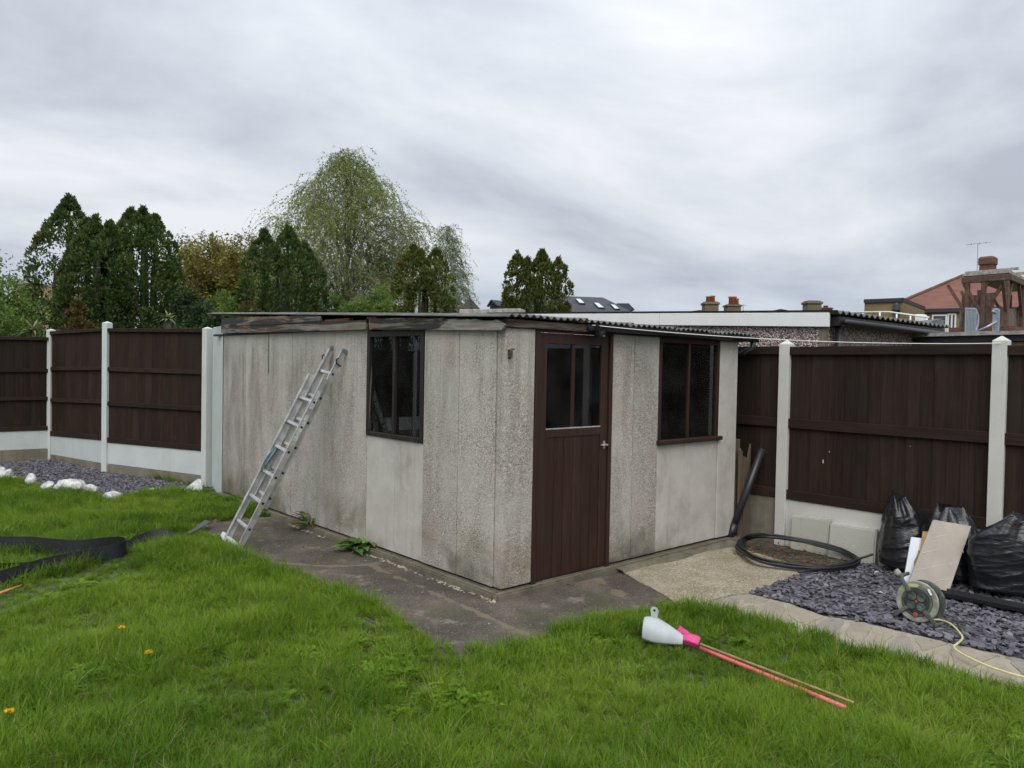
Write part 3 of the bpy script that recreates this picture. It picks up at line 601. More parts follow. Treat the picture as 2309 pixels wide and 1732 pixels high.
def scatter(name, pts, scl, idx, patch):
    n = len(pts); me = bpy.data.meshes.new(name); me.vertices.add(n); me.vertices.foreach_set('co', np.asarray(pts, 'f').ravel())
    a = me.attributes.new('scl', 'FLOAT', 'POINT'); a.data.foreach_set('value', np.asarray(scl, 'f'))
    a = me.attributes.new('patch', 'FLOAT', 'POINT'); a.data.foreach_set('value', np.asarray(patch, 'f'))
    a = me.attributes.new('idx', 'INT', 'POINT'); a.data.foreach_set('value', np.asarray(idx, 'i'))
    rt = np.c_[rng.normal(0, .12, n), rng.normal(0, .12, n), rng.uniform(0, 6.28, n)]
    a = me.attributes.new('rot', 'FLOAT_VECTOR', 'POINT'); a.data.foreach_set('vector', rt.astype('f').ravel())
    me.materials.append(MT['grass']); ob = bpy.data.objects.new(name, me); COL.objects.link(ob)
    ng = bpy.data.node_groups.new('scatter_tufts', 'GeometryNodeTree'); ng.interface.new_socket('Geometry', in_out='INPUT', socket_type='NodeSocketGeometry'); ng.interface.new_socket('Geometry', in_out='OUTPUT', socket_type='NodeSocketGeometry')
    gi = ng.nodes.new('NodeGroupInput'); go = ng.nodes.new('NodeGroupOutput'); ip = ng.nodes.new('GeometryNodeInstanceOnPoints'); ci = ng.nodes.new('GeometryNodeCollectionInfo')
    ci.inputs['Collection'].default_value = tc; ci.inputs['Separate Children'].default_value = True; ci.inputs['Reset Children'].default_value = True; ip.inputs['Pick Instance'].default_value = True
    def na(nm, ty):
        x = ng.nodes.new('GeometryNodeInputNamedAttribute'); x.data_type = ty; x.inputs['Name'].default_value = nm; return [s for s in x.outputs if s.enabled and s.name == 'Attribute'][0]
    L = ng.links.new; L(gi.outputs[0], ip.inputs['Points']); L(ci.outputs[0], ip.inputs['Instance']); L(na('idx', 'INT'), ip.inputs['Instance Index']); L(na('scl', 'FLOAT'), ip.inputs['Scale'])
    e2r = ng.nodes.new('FunctionNodeEulerToRotation'); L(na('rot', 'FLOAT_VECTOR'), e2r.inputs[0]); L(e2r.outputs[0], ip.inputs['Rotation']); L(ip.outputs[0], go.inputs[0])
    md = ob.modifiers.new('scatter', 'NODES'); md.node_group = ng; return ob
cand = rng.uniform((-8.5, -4.6), (1.6, 9.2), (150000, 2)); x, y = cand[:, 0], cand[:, 1]
px, dz = pix(np.c_[cand, np.full(len(cand), G0)])
ok = ~in_poly(x, y, HARD) & ~in_poly(x, y, BED) & ~((x > -.03) & (y > -.03)) & (dz > .9)
inview = (px[:, 0] > -350) & (px[:, 0] < 2650) & (px[:, 1] < 2100) & (dz > 1)
dist = np.hypot(x-CP[0], y-CP[1])
keep = np.where(inview, np.clip(1.18-.09*dist, .42, .95), .10)
ok &= rng.random(len(x)) < keep
cand = cand[ok]; x, y = cand[:, 0], cand[:, 1]; dist = dist[ok]
trod = np.full(len(x), 9.)
for q in TROD: trod = np.minimum(trod, np.hypot(x-q[0], y-q[1])/q[2])
nz = vnoise(x, y, 1.3, 1)*.5+vnoise(x, y, 3.1, 2)*.35+vnoise(x, y, 7, 3)*.15
scl = .55+1.0*np.clip((nz-.25)*1.5, 0, 1)+rng.normal(0, .12, len(x))
scl *= np.clip(.95+.02*dist, 1, 1.15)
scl = np.where(trod < 1, np.minimum(scl, .38+.25*trod), scl)
idx = np.where(rng.random(len(x)) < .25+.5*(nz > .55), rng.integers(5, 9, len(x)), rng.integers(0, 5, len(x))); idx = np.where(rng.random(len(x)) < .18, rng.integers(9, 12, len(x)), idx)
cl = vnoise(x, y, 1.7, 9)*.6+vnoise(x, y, 5.3, 11)*.4
idx = np.where((cl > .76) & (rng.random(len(x)) < .3), rng.integers(12, 15, len(x)), idx); scl = np.where((idx > 11), np.clip(scl, .8, 1.5), scl); bare = (vnoise(x, y, 2.3, 21)*.5+vnoise(x, y, 6.1, 22)*.5 > .74) & (rng.random(len(x)) < .6); x, y, scl, idx, nz = [a[~bare] for a in (x, y, scl, idx, nz)]
patch = np.clip(.5+1.25*(vnoise(x, y, .9, 31)*.5+vnoise(x, y, 2.6, 32)*.35+vnoise(x, y, 8, 33)*.15-.5)*1.5-.35*(nz-.45)+rng.normal(0, .08, len(x)), 0, 1)
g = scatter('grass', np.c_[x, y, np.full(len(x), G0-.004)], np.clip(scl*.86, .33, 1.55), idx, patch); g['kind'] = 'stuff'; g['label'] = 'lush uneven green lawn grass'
print('grass tufts', len(x))
# ================================================================== SHED
SH = thing('garden_shed', 'weathered precast concrete garden shed with brown door and corrugated roof', 'shed', (1.6, 2.75, G0))
XW, YL = 3.18, 5.5
def ztop(y): return 1.995+.040*y
MB().box(-.065, XW+.06, -.065, -.0, G0-.02, -.006).box(-.065, 0, 0, YL+.06, G0-.02, -.006).box(XW, XW+.06, 0, YL+.06, G0-.02, -.006).build('plinth', 'plinth', SH, bevel=.012, seg=2)
MB().box(0, XW, 0, YL, G0-.02, -.004).build('floor', 'plinth', SH)
def side_panel(y0, y1, z0=.012, z1=None, mat='panel', x=0., out=0.):
    zt0, zt1 = (ztop(y0), ztop(y1)) if z1 is None else (z1, z1)
    MB().hexa([(x-out, y0, z0), (x+.05, y0, z0), (x+.05, y1, z0), (x-out, y1, z0)], [(x-out, y0, zt0), (x+.05, y0, zt0), (x+.05, y1, zt1), (x-out, y1, zt1)]).build('wall_panel', mat, SH, bevel=.004)
ys = [.078, .534, 1.016]; gaps = .0025
for a, b, ot in ((.078, .534, .0), (.534, 1.016, .003)): side_panel(a+gaps, b-gaps, out=ot)
side_panel(1.016+gaps, 1.462-gaps, z1=1.026, mat='smooth', out=-.004); side_panel(1.462+gaps, 1.944-gaps, z1=1.026, mat='smooth', out=-.003)
for a, b, ot in ((1.944, 2.435, .001), (2.435, 2.932, .003), (2.932, 3.53, .0), (3.53, 4.133, .004), (4.133, 4.80, .001), (4.80, 5.5, .003)): side_panel(a+gaps, b-gaps, out=ot, mat='panel_dirty')
for a in range(6):
    y0, y1 = YL*a/6, YL*(a+1)/6
    MB().hexa([(XW-.05, max(y0, .06)+gaps, .012), (XW, max(y0, .06)+gaps, .012), (XW, y1-gaps, .012), (XW-.05, y1-gaps, .012)], [(XW-.05, max(y0, .06)+gaps, ztop(y0)), (XW, max(y0, .06)+gaps, ztop(y0)), (XW, y1-gaps, ztop(y1)), (XW-.05, y1-gaps, ztop(y1))]).build('wall_panel', 'panel', SH)
MB().box(.055, XW-.055, YL-.05, YL-.005, .0, 2.2).build('wall_panel', 'panel', SH)
MB().box(.012, .052, .012, .076, .012, 1.985).build('corner_post', 'panel', SH, bevel=.004)
def front_panel(x0, x1, z0=.012, z1=1.99, mat='panel', out=0.):
    MB().box(x0, x1, -out, .05, z0, z1).build('wall_panel', mat, SH, bevel=.005)
front_panel(.014, .322, out=.012); front_panel(1.240, 1.537, out=.001); front_panel(1.541, 1.888, out=.003)
front_panel(1.893, 2.858, z1=1.0, mat='smooth', out=-.006); front_panel(2.862, XW, mat='smooth', out=.006)
# dark voids behind joints are closed by a thin lining
MB().box(.056, .06, .06, YL-.06, 0, 2.0).build('lining', 'plinth', SH) if False else None
# wall plate and gutter along the front eaves
MB().box(-.01, 1.02, -.045, .03, 1.993, 2.052).build('wall_plate', 'plate', SH, bevel=.003)
MB().box(1.02, 3.24, -.03, .03, 1.991, 2.047).build('wall_plate', 'dark_frame', SH)
gt = MB(); prof = [(math.cos(a)*.052, math.sin(a)*.052) for a in np.linspace(math.pi, 2*math.pi, 11)]; prof += [(q[0]*.92, q[1]*.92) for q in prof[::-1]]
n_ = len(prof); x0, x1 = .86, 3.345
gt.add([(x0, -.10+a, 2.055+b) for a, b in prof]+[(x1, -.10+a, 2.043+b) for a, b in prof], [(i, (i+1) % n_, n_+(i+1) % n_, n_+i) for i in range(n_)]+[tuple(reversed(range(n_))), tuple(range(n_, 2*n_))])
gt.box(x1-.012, x1-.002, -.145, -.055, 1.99, 2.04); gt.build('gutter', 'gutter', SH)
MB().tube([(3.30, -.10, 2.0), (3.30, -.10, 1.93), (3.27, -.06, 1.90), (3.255, .02, 1.86)], .03, 10).build('outlet', 'gutter', SH, True)
# corrugated roof sheets, ridges running front to back, each lapping over its right-hand neighbour
PIT, AMP = .0733, .0105
def roof_sheet(x0, x1, y0, y1, lift0, lift1, first=False):
    xs = np.arange(x0, x1+1e-6, PIT/8); V = []; F = []; m = len(xs); nr = 4
    for s_, dz_ in ((0, 0), (1, -.0065)):
        for r_ in range(nr):
            y = y0+(y1-y0)*r_/(nr-1)
            for x in xs:
                u = (x-x0)/(x1-x0); z = 2.076+.0415*(y+.1)+AMP*math.cos(2*math.pi*x/PIT)+lift0+(lift1-lift0)*u+dz_+.004*math.sin(9*x+r_)
                if first: z -= max(0, .035-(x-x0))*.55
                V.append((x, y, z))
    for r_ in range(nr-1):
        for i in range(m-1):
            a = r_*m+i; F.append((a, a+1, a+m+1, a+m)); b = nr*m+a; F.append((b+m, b+m+1, b+1, b))
    for i in range(m-1): F.append((nr*m+i, nr*m+i+1, i+1, i)); a = (nr-1)*m+i; F.append((a, a+1, nr*m+a+1, nr*m+a))
    for r_ in range(nr-1):
        a = r_*m; F.append((a, a+m, nr*m+a+m, nr*m+a)); a = r_*m+m-1; F.append((a+m, a, nr*m+a, nr*m+a+m))
    MB().add(V, F).build('roof_sheet', 'sheet', SH)
lips = [-.075, .84, 1.42, 2.01, 2.62, 3.33]
for i in range(5):
    x0 = lips[i]-(0 if i == 0 else .10); roof_sheet(x0, lips[i+1], -.098+.008*(i % 2), 5.92, .002-.004*i, .013-.004*i, i == 0)
# split and peeling fascia boards along the verge, rotten battens showing between
def ragged(pts_top, pts_bot, x, th, name, mat, jag=.006):
    P = []
    def dens(L, j):
        o_ = []
        for (a, b) in zip(L[:-1], L[1:]):
            n = max(1, int(abs(b[0]-a[0])/.05))
            for k in range(n): o_.append((a[0]+(b[0]-a[0])*k/n, a[1]+(b[1]-a[1])*k/n+random.uniform(-j, j)))
        return o_+[L[-1]]
    P = dens(pts_top, jag)+dens(pts_bot[::-1], jag*.25)
    return MB().slab([(x, y, z) for y, z in P], th).build(name, mat, SH)
def yz(px, py, x): q = S(px, py, 0, x); return (q[1], q[2])
X1 = -.048
ragged([yz(1138, 732, X1), yz(1120, 722, X1), yz(1050, 720, X1), yz(980, 718, X1), yz(900, 718, X1), yz(832, 720, X1)], [yz(1130, 745, X1), yz(1000, 744, X1), yz(900, 743.5, X1), yz(832, 743, X1)], X1, .022, 'fascia_board', 'fascia_bare', .007)
ragged([yz(1010, 719.5, X1-.003), yz(940, 718, X1-.003), yz(834, 719, X1-.003)], [yz(985, 741, X1-.003), yz(920, 743, X1-.003), yz(834, 742, X1-.003)], X1-.003, .003, 'fascia_skin', 'fascia', .008)
X2 = -.036
ragged([yz(829, 722, X2), yz(760, 724, X2), yz(640, 730, X2), yz(502, 735, X2)], [yz(829, 743, X2), yz(760, 745, X2), yz(640, 749, X2), yz(502, 751, X2)], X2, .022, 'fascia_board', 'fascia', .003)
ragged([yz(727, 713, X2-.006), yz(690, 710, X2-.006), yz(640, 713, X2-.006), yz(570, 716, X2-.006), yz(503, 719, X2-.006)], [yz(727, 726, X2-.006), yz(690, 727, X2-.006), yz(620, 732, X2-.006), yz(503, 735, X2-.006)], X2-.006, .022, 'fascia_board', 'fascia', .006)
for px, py, w in ((484, 716, .10), (506, 715, .06), (835, 717, .10), (846, 717, .06), (760, 722, .5), (700, 710, .3)):
    y, z = yz(px, py, -.02); MB().box(-.03+random.uniform(0, .006), .02, y-w/2, y+w/2, z-.012, z+.012).build('batten_end', 'rot', SH, bevel=.002)
MB().box(-.012, .03, .1, 5.85, 2.02, 2.045).build('verge_batten', 'dark_frame', SH)
# door
DF = MB().box(.324, .374, -.016, .05, -.004, 2.012).box(1.198, 1.238, -.016, .05, -.004, 1.992).box(.374, 1.198, -.016, .05, 1.975, 1.992); DF.build('door_frame', 'door', SH, bevel=.003)
MB().box(.322, 1.24, -.02, .0, 1.9925, 2.012).build('door_head', 'dark_frame', SH) if False else None
door = MB().box(.379, 1.194, .022, .034, .004, 1.20).build('door', 'door', SH)
MB().box(.379, .466, .002, .030, .006, 1.968).build('stile', 'door', door, bevel=.002); MB().box(1.107, 1.194, .002, .030, .006, 1.968).build('stile', 'door', door, bevel=.002)
MB().box(.466, 1.107, .004, .030, 1.885, 1.968).build('rail', 'door', door, bevel=.002); MB().box(.466, 1.107, .004, .030, 1.135, 1.207).build('rail', 'door', door, bevel=.002)
MB().box(.752, .790, .006, .030, 1.207, 1.885).build('mullion', 'door', door, bevel=.002)
xs = np.linspace(.466, 1.107, 7)
for a, b in zip(xs[:-1], xs[1:]): MB().box(a+.0018, b-.0018, .009, .0215, .006, 1.135).build('plank', 'door', door, bevel=.0025)
for a, b in ((.467, .751), (.791, 1.106)): MB().box(a, b, .018, .022, 1.208, 1.884).build('pane', 'glass', door)
MB().box(.466, 1.107, .001, .004, 1.200, 1.211).build('putty_line', 'latch', door)
lt = MB().box(1.118, 1.188, -.006, .002, 1.037, 1.053).box(1.146, 1.166, -.004, .002, 1.015, 1.078).tube([(1.115, -.014, 1.045), (1.192, -.014, 1.045)], .006, 8).box(1.140, 1.152, -.02, .0, 1.036, 1.054).box(1.172, 1.182, -.02, .0, 1.036, 1.054)
lt.build('latch', 'latch', door)
kb = MB(); xs_ = np.linspace(1.28, 3.05, 30); V = []
for i, x in enumerate(xs_):
    w = .10+.03*math.sin(x*7)+random.uniform(-.012, .012); h = .042+random.uniform(-.008, .008); V += [(x, -.066, G0-.01), (x, -.066, G0+h), (x, -.066-w*.6, G0+h*.8), (x, -.066-w, G0-.01)]
kb.add(V, [(4*i+j, 4*i+j+1, 4*i+j+5, 4*i+j+4) for i in range(29) for j in range(3)]).build('mortar_kerb', 'plinth', SH)
cp_ = np.c_[-.07-np.abs(rng.normal(0, .022, 230)), rng.uniform(-.05, 3.4, 230)]; cp_ = cp_[vnoise(cp_[:, 1]*0, cp_[:, 1], 2.2, 5) > .45]
V, F, T = chips_joined(cp_, rng.uniform(.012, .05, len(cp_)), np.full(len(cp_), G0+.006), .25)
me = bpy.data.meshes.new('mortar_crumbs'); me.from_pydata((V-np.array(SH.location)).tolist(), [], F); me.materials.append(MT['mortar']); o = bpy.data.objects.new('mortar_crumbs', me); COL.objects.link(o); o.parent = SH; o['kind'] = 'stuff'
MB().box(-.0055, .0, 4.126, 4.140, 1.56, 2.13).build('open_joint', 'black', SH)
# windows
w1 = MB().box(-.012, .05, 1.018, 1.066, 1.030, 2.00).box(-.012, .05, 1.894, 1.942, 1.030, 2.00).box(-.012, .05, 1.066, 1.894, 1.945, 2.00).build('side_window', 'dark_frame', SH, bevel=.003)
MB().box(-.016, .03, 1.066, 1.894, 1.030, 1.068).build('sill', 'dark_frame', w1, bevel=.004); MB().box(-.014, .04, 1.462, 1.492, 1.068, 1.945).build('mullion', 'dark_frame', w1, bevel=.003)
MB().box(.016, .019, 1.066, 1.462, 1.068, 1.945).build('pane', 'glass', w1); MB().box(.016, .019, 1.492, 1.894, 1.068, 1.945).build('pane', 'glass', w1)
w2 = MB().box(1.893, 1.935, -.004, .05, 1.045, 1.99).box(2.818, 2.859, -.004, .05, 1.045, 1.99).box(1.935, 2.818, -.004, .05, 1.945, 1.99).build('front_window', 'door', SH, bevel=.003)
MB().box(1.87, 2.885, -.045, .04, 1.004, 1.043).build('sill', 'door', w2, bevel=.006); MB().box(2.342, 2.372, -.001, .045, 1.043, 1.945).build('mullion', 'door', w2, bevel=.003)
MB().box(1.935, 2.342, .022, .025, 1.043, 1.945).build('pane', 'glass', w2); MB().box(2.372, 2.818, .022, .025, 1.043, 1.945).build('pane', 'glass', w2)
# round bulkhead lamp over the door and rusty iron bracket at the corner
lm = MB().lathe([(.045, 0), (.058, .008), (.060, .03), (.050, .045)], (.99, -.046, 2.005), 20, (0, -1, 0)).build('bulkhead_lamp', 'lamp', SH, False)
MB().lathe([(.046, .0455), (.044, .056), (.030, .066), (.010, .070)], (.99, -.046, 2.005), 20, (0, -1, 0)).build('lamp_lens', 'lens', lm, True)
MB().tube([(.052, -.012, 1.765), (.052, -.03, 1.77), (.053, -.032, 1.81), (.06, -.03, 1.825), (.085, -.035, 1.828)], [.012, .014, .014, .009, .004], 8).box(.040, .064, -.02, -.012, 1.755, 1.825).build('iron_bracket', 'rust', SH, bevel=0)
# ================================================================== FENCES
def pyramid_post(root, p, w, z0, z1, mat, tip=.03, yaw=0):
    c, s = math.cos(yaw), math.sin(yaw)
    q = lambda a, b, z: (p[0]+a*c-b*s, p[1]+a*s+b*c, z)
    h = w/2; ring = lambda k, z: [q(-h*k, -h*k, z), q(h*k, -h*k, z), q(h*k, h*k, z), q(-h*k, h*k, z)]
    V = ring(1, z0)+ring(1, z1-tip-.004)+ring(1.02, z1-tip)+[q(0, 0, z1)]
    F = [(3, 2, 1, 0)]+[(i, (i+1) % 4, 4+(i+1) % 4, 4+i) for i in range(4)]+[(4+i, 4+(i+1) % 4, 8+(i+1) % 4, 8+i) for i in range(4)]+[(8+i, 8+(i+1) % 4, 12) for i in range(4)]
    return MB().add(V, F).build('post', mat, root, bevel=.004)
def fence_panel(root, A, B, z0a, z1a, z0b, z1b, rails, cap, nb=16, mat='fence', face=1, inset=.05, railmat='fence_h'):
    A, B = np.array(A[:2], float), np.array(B[:2], float); u = B-A; L = np.linalg.norm(u); u /= L; n = np.array([u[1], -u[0]])*face
    A2, L2 = A+u*inset, L-2*inset
    zi = lambda s, za, zb: za+(zb-za)*s/L2
    def blk(s0, s1, f0, f1, h0, h1, nm, m, par, bev=0, twist=0.):
        P = lambda s, f, z: (*(A2+u*s+n*f), z); lo0, lo1 = zi(s0, *h0), zi(s1, *h0); hi0, hi1 = zi(s0, *h1), zi(s1, *h1)
        return MB().add([P(s0, f0, lo0), P(s1, f0, lo1), P(s1, f1-twist, lo1), P(s0, f1, lo0), P(s0, f0, hi0), P(s1, f0, hi1), P(s1, f1-twist, hi1), P(s0, f1, hi0)],
                        [(3, 2, 1, 0), (4, 5, 6, 7), (0, 1, 5, 4), (1, 2, 6, 5), (2, 3, 7, 6), (3, 0, 4, 7)]).build(nm, m, par, bevel=bev)
    T = blk(-.01, L2+.01, -.03, .040, (z1a-cap, z1b-cap), (z1a, z1b), 'panel', railmat, root, .004)
    bw = L2/nb
    for i in range(nb):
        j = random.uniform(-.002, .002); blk(i*bw+.0008, (i+1)*bw-.0008, -.012, .002+j, (z0a+.002, z0b+.002), (z1a-.01+random.uniform(-.004, .004), z1b-.01), 'board', mat, T, 0, .007)
    H = lambda r: (z0a+(z1a-z0a)*r, z0b+(z1b-z0b)*r)
    for r0, r1 in rails: blk(0, L2, .0022, .032, H(r0), H(r1), 'rail', railmat, T, .003)
    return T
def gravel_board(root, A, B, z0a, z1a, z0b, z1b, mat, th=.035, inset=.04):
    A, B = np.array(A[:2], float), np.array(B[:2], float); u = B-A; L = np.linalg.norm(u); u /= L; n = np.array([u[1], -u[0]]); a, b = A+u*inset, B-u*inset
    P = lambda q, f, z: (*(q+n*f), z); h = th/2
    return MB().hexa([P(a, -h, z0a), P(b, -h, z0b), P(b, h, z0b), P(a, h, z0a)], [P(a, -h, z1a), P(b, -h, z1b), P(b, h, z1b), P(a, h, z1a)]).build('gravel_board', mat, root, bevel=.004)
P1, P2, P3 = S(114, 1034)[:2], S(240, 1067)[:2], S(465, 1096)[:2]
P0 = P1+np.array([-1.92, .06]); PM = P0+np.array([-1.92, .06]); PL = PM+np.array([-1.92, .06]); PK = PL+np.array([-1.92, .06])
FB = thing('back_fence', 'dark brown boarded fence with white posts at the back left of the lawn', 'fence', (*P1, G0))
for p, zt, yw in ((P1, 2.20, .45), (P2, 2.27, .45), (P3, 2.17, .25), (P0, 2.2, 0), (PM, 2.2, 0), (PL, 2.2, 0), (PK, 2.2, 0)): pyramid_post(FB, p, .105, G0-.05, zt, 'white_post', .025, yw)
RL = [(0, .045), (.325, .36), (.625, .66)]
def hz(P, py, pxx): # height over a fence foot as seen
    d = (np.array([*P, 0.])-CP)@_fw; return D(pxx, py, d)[2]
fence_panel(FB, P2, P3, hz(P2, 997, 252), hz(P2, 741, 252), hz(P3, 1017, 455), hz(P3, 741, 455), RL, .055, 15, 'fence_l')
gravel_board(FB, P2, P3, hz(P2, 1045, 252), hz(P2, 997, 252)-.003, hz(P3, 1073, 455), hz(P3, 1017, 455)-.003, 'white_post')
gravel_board(FB, P2, P3, G0-.05, hz(P2, 1045, 252)-.006, G0-.05, hz(P3, 1073, 455)-.006, 'raw_board', .05)['label'] = 'bare mossy concrete board'
fence_panel(FB, P1, P2, hz(P1, 982, 118), hz(P1, 748, 118), hz(P2, 993, 232), hz(P2, 739, 232), RL, .055, 14, 'fence_l')
gravel_board(FB, P1, P2, hz(P1, 1024, 118), hz(P1, 982, 118)-.003, hz(P2, 1046, 232), hz(P2, 993, 232)-.003, 'white_post')
gravel_board(FB, P1, P2, G0-.05, hz(P1, 1024, 118)-.006, G0-.05, hz(P2, 1046, 232)-.006, 'raw_board', .05)['label'] = 'bare crumbling concrete board'
for a, b in ((P0, P1), (PM, P0), (PL, PM), (PK, PL)):
    fence_panel(FB, a, b, .44, 2.02, .44, 2.05, RL, .055, 15, 'fence')
    gravel_board(FB, a, b, .12, .437, .12, .437, 'white_post')
    gravel_board(FB, a, b, G0-.05, .114, G0-.05, .114, 'raw_board', .05)['label'] = 'bare mossy concrete board'
# upright board that closes the gap between the last post and the shed
c0 = S(477, 1100)[:2]; c1 = np.array([-.012, 5.52]); u = (c1-c0)
o = MB().hexa([(*c0, G0), (*c1, G0), (c1[0]+.05, c1[1]+.03, G0), (c0[0]+.05, c0[1]+.03, G0)], [(*c0, 2.155), (*c1, 2.155), (c1[0]+.05, c1[1]+.03, 2.155), (c0[0]+.05, c0[1]+.03, 2.155)]).build('filler_board', 'white_post', bevel=.004); recentre(o)
tag(o, 'tall pale filler board standing upright against the shed wall', 'board')
# right-hand boundary
RX = 3.46; RY = [1.52, -.385, -2.285, -4.19, -6.09, -7.99]
zc = S(1797, 781.7, 0, RX-.04)[2]; zg = S(1790, 1128, 0, RX-.03)[2]; zpt = S(1785, 766, 0, RX)[2]
FR = thing('side_fence', 'dark brown boarded fence with cream white posts along the right side', 'fence', (RX, -2.3, G0))
for y in RY: pyramid_post(FR, (RX+random.uniform(-.008, .008), y), .11, G0-.05, zpt+(0 if y > -1 else .01), 'white_right', .045)
RR = [(0, .062), (.468, .53)]
for i in range(5):
    fence_panel(FR, (RX, RY[i]), (RX, RY[i+1]), zg, zc, zg, zc+.005, RR, .082, 16, 'fence', 1)
    gravel_board(FR, (RX, RY[i]), (RX, RY[i+1]), G0-.05, zg-.003, G0-.05, zg-.003, 'raw_board' if i == 0 else 'white_right')
for y, z, w, h in ((-.80, .83, .008, .035), (-.86, .93, .004, .014), (-1.6, 1.05, .005, .006)): MB().slab([(RX-.006, y-w/2, z-h/2), (RX-.006, y-w/3, z+h/2), (RX-.006, y+w/2, z+h/3), (RX-.006, y+w/3, z-h/2)], .002).build('paint_mark', 'white', FR)
# washing line
a = np.array([.86, -.11, 2.045]); b = np.array([RX-.06, RY[2]+.02, S(2252, 774, 0, RX-.06)[2]])
o = MB().tube([a+(b-a)*t+np.array([0, 0, -.05*4*t*(1-t)]) for t in np.linspace(0, 1, 24)]+[b+np.array([.03, -.07, 0]), b+np.array([.12, -.07, .0]), b+np.array([.12, .06, 0])], .0035, 6).build('washing_line', 'line', smooth=True); recentre(o)
tag(o, 'thin white washing line from the shed eaves to the fence post', 'washing line')
# ================================================================== LADDER
def ladder():
    fl, fr = S(520, 1222, 2, G0+.03), S(553, 1233, 2, G0+.03); tl, tr = S(744, 788, 0, -.035), S(775, 789, 0, -.035)
    foot = (fl+fr)/2; top = (tl+tr)/2; T = thing('extension_ladder', 'grey aluminium two-section extension ladder leaning against the shed wall', 'ladder', (foot[0], foot[1], G0))
    u = top-foot; L = np.linalg.norm(u); u /= L; w = np.array([0, 1., 0]); w = w-u*(w@u); w /= np.linalg.norm(w); n = np.cross(w, u); n = n if n[0] < 0 else -n
    def at_(s, a, h): return foot+u*s+w*a+n*h
    def stile(a, s0, s1, h):
        m = MB(); 
        for off, dep in ((0, .052),): m.bar(at_(s0, a, h), at_(s1, a, h), .004, dep, n)
        sg = 1 if a > 0 else -1
        for e in (-1, 1): m.bar(at_(s0, a-sg*.011, h+e*.025), at_(s1, a-sg*.011, h+e*.025), .024, .004, n)
        m.bar(at_(s0, a-sg*.0, h+.029), at_(s1, a-sg*.0, h+.029), .010, .006, n)
        return m.build('stile', 'alu', T)
    Llow = L*.845; h1, h2 = .044, -.012
    for a in (-.172, .172): stile(a, 0, Llow, h1)
    for a in (-.143, .143): stile(a, L*.20, L*.999, h2)
    for k in range(7):
        s = .19+k*.262
        if s < Llow-.02:
            MB().bar(at_(s, -.168, h1), at_(s, .168, h1), .030, .026, n).build('rung', 'alu', T, bevel=.004)
            for a in (-.1755, .1755): MB().bar(at_(s-.011, a, h1), at_(s+.011, a, h1), .004, .022, n).build('rung_end', 'black', T)
    for k in range(7):
        s = L*.20+.10+k*.262
        if s < L-.03:
            MB().bar(at_(s, -.139, h2), at_(s, .139, h2), .030, .024, n).build('rung', 'alu', T, bevel=.004)
            for a in (-.1455, .1455): MB().bar(at_(s-.011, a, h2), at_(s+.011, a, h2), .004, .022, n).build('rung_end', 'black', T)
    for a in (-.143, .143): MB().bar(at_(L*.996, a, h2), at_(L*1.012, a, h2), .032, .062, n).build('end_cap', m_plain('blue_grey_plastic', (.16, .20, .27), .6), T, bevel=.003)
    MB().bar(at_(-.012, -.29, h1), at_(-.012, .29, h1), .06, .05, n).build('stabiliser_bar', 'white_post', T, bevel=.006)
    for a in (-.28, .28): MB().bar(at_(-.042, a-.045, h1), at_(-.042, a+.045, h1), .03, .062, n).build('foot', 'black', T, bevel=.006)
    for s0, s1 in ((Llow*.62, Llow*.78), (Llow*.82, Llow*.93)): MB().bar(at_(s0, -.1755, h1), at_(s1, -.1755, h1), .0012, .040, n).build('sticker', m_plain('worn_grey_sticker', (.50, .50, .49), .6, .35, 45), T)
    for a in (-.16, .16): MB().tube([at_(L*.93, a, h2-.03), at_(L*.935, a, h2+.03), at_(L*.95, a, h2+.045), at_(L*.96, a, h2+.03)], .007, 6).build('hook', 'black', T, True)
    r0 = .19+2*.262
    MB().tube([at_(r0+.25, .13, h1+.01), at_(r0+.12, .14, h1+.035), at_(r0, .14, h1+.03), at_(r0-.01, .10, h1-.02), at_(r0+.03, -.02, h1-.03), at_(r0+.12, -.12, h1-.02), at_(r0+.22, -.14, h1-.01)], .008, 7).build('rope', 'rope', T, True)
    MB().tube([at_(r0+.27, .12, h1-.01), at_(r0+.14, .115, h1+.01), at_(r0+.02, .115, h1+.02)], .011, 7).build('rope', 'rope', T, True)
ladder()
# ================================================================== LEFT SIDE: rocks, membrane strip, sticks
def rock(px, py, w, h, label, sharp=False, seed=0):
    c = S(px, py); bm = bmesh.new(); bmesh.ops.create_icosphere(bm, subdivisions=3, radius=1); rs = np.random.default_rng(seed); pl = [(unit(rs.normal(size=3)), rs.uniform(.55, .85)) for _ in range(9 if not sharp else 6)]
    for v in bm.verts:
        p = np.array(v.co); 
        for nn, d in pl:
            e = p@nn-d
            if e > 0: p = p-nn*e*(.9 if sharp else .75)
        p = p*(1+.09*math.sin(9*p[0]+seed)*math.sin(8*p[1]+1)*math.cos(7*p[2])+.05*math.sin(17*p[0])*math.sin(19*p[1]+seed)*math.sin(15*p[2])); v.co = Vector(p*np.array([w/2, w*.4, h*.62]))
    me = bpy.data.meshes.new('rock'); bm.to_mesh(me); bm.free(); me.materials.append(MT['rock']); o = bpy.data.objects.new('rock', me); COL.objects.link(o)
    o.location = (c[0], c[1], G0+h*.36); o.rotation_euler = (0, 0, -.7+rs.uniform(-.3, .3)); tag(o, label, 'rock', 'white painted rocks edging the slate bed')
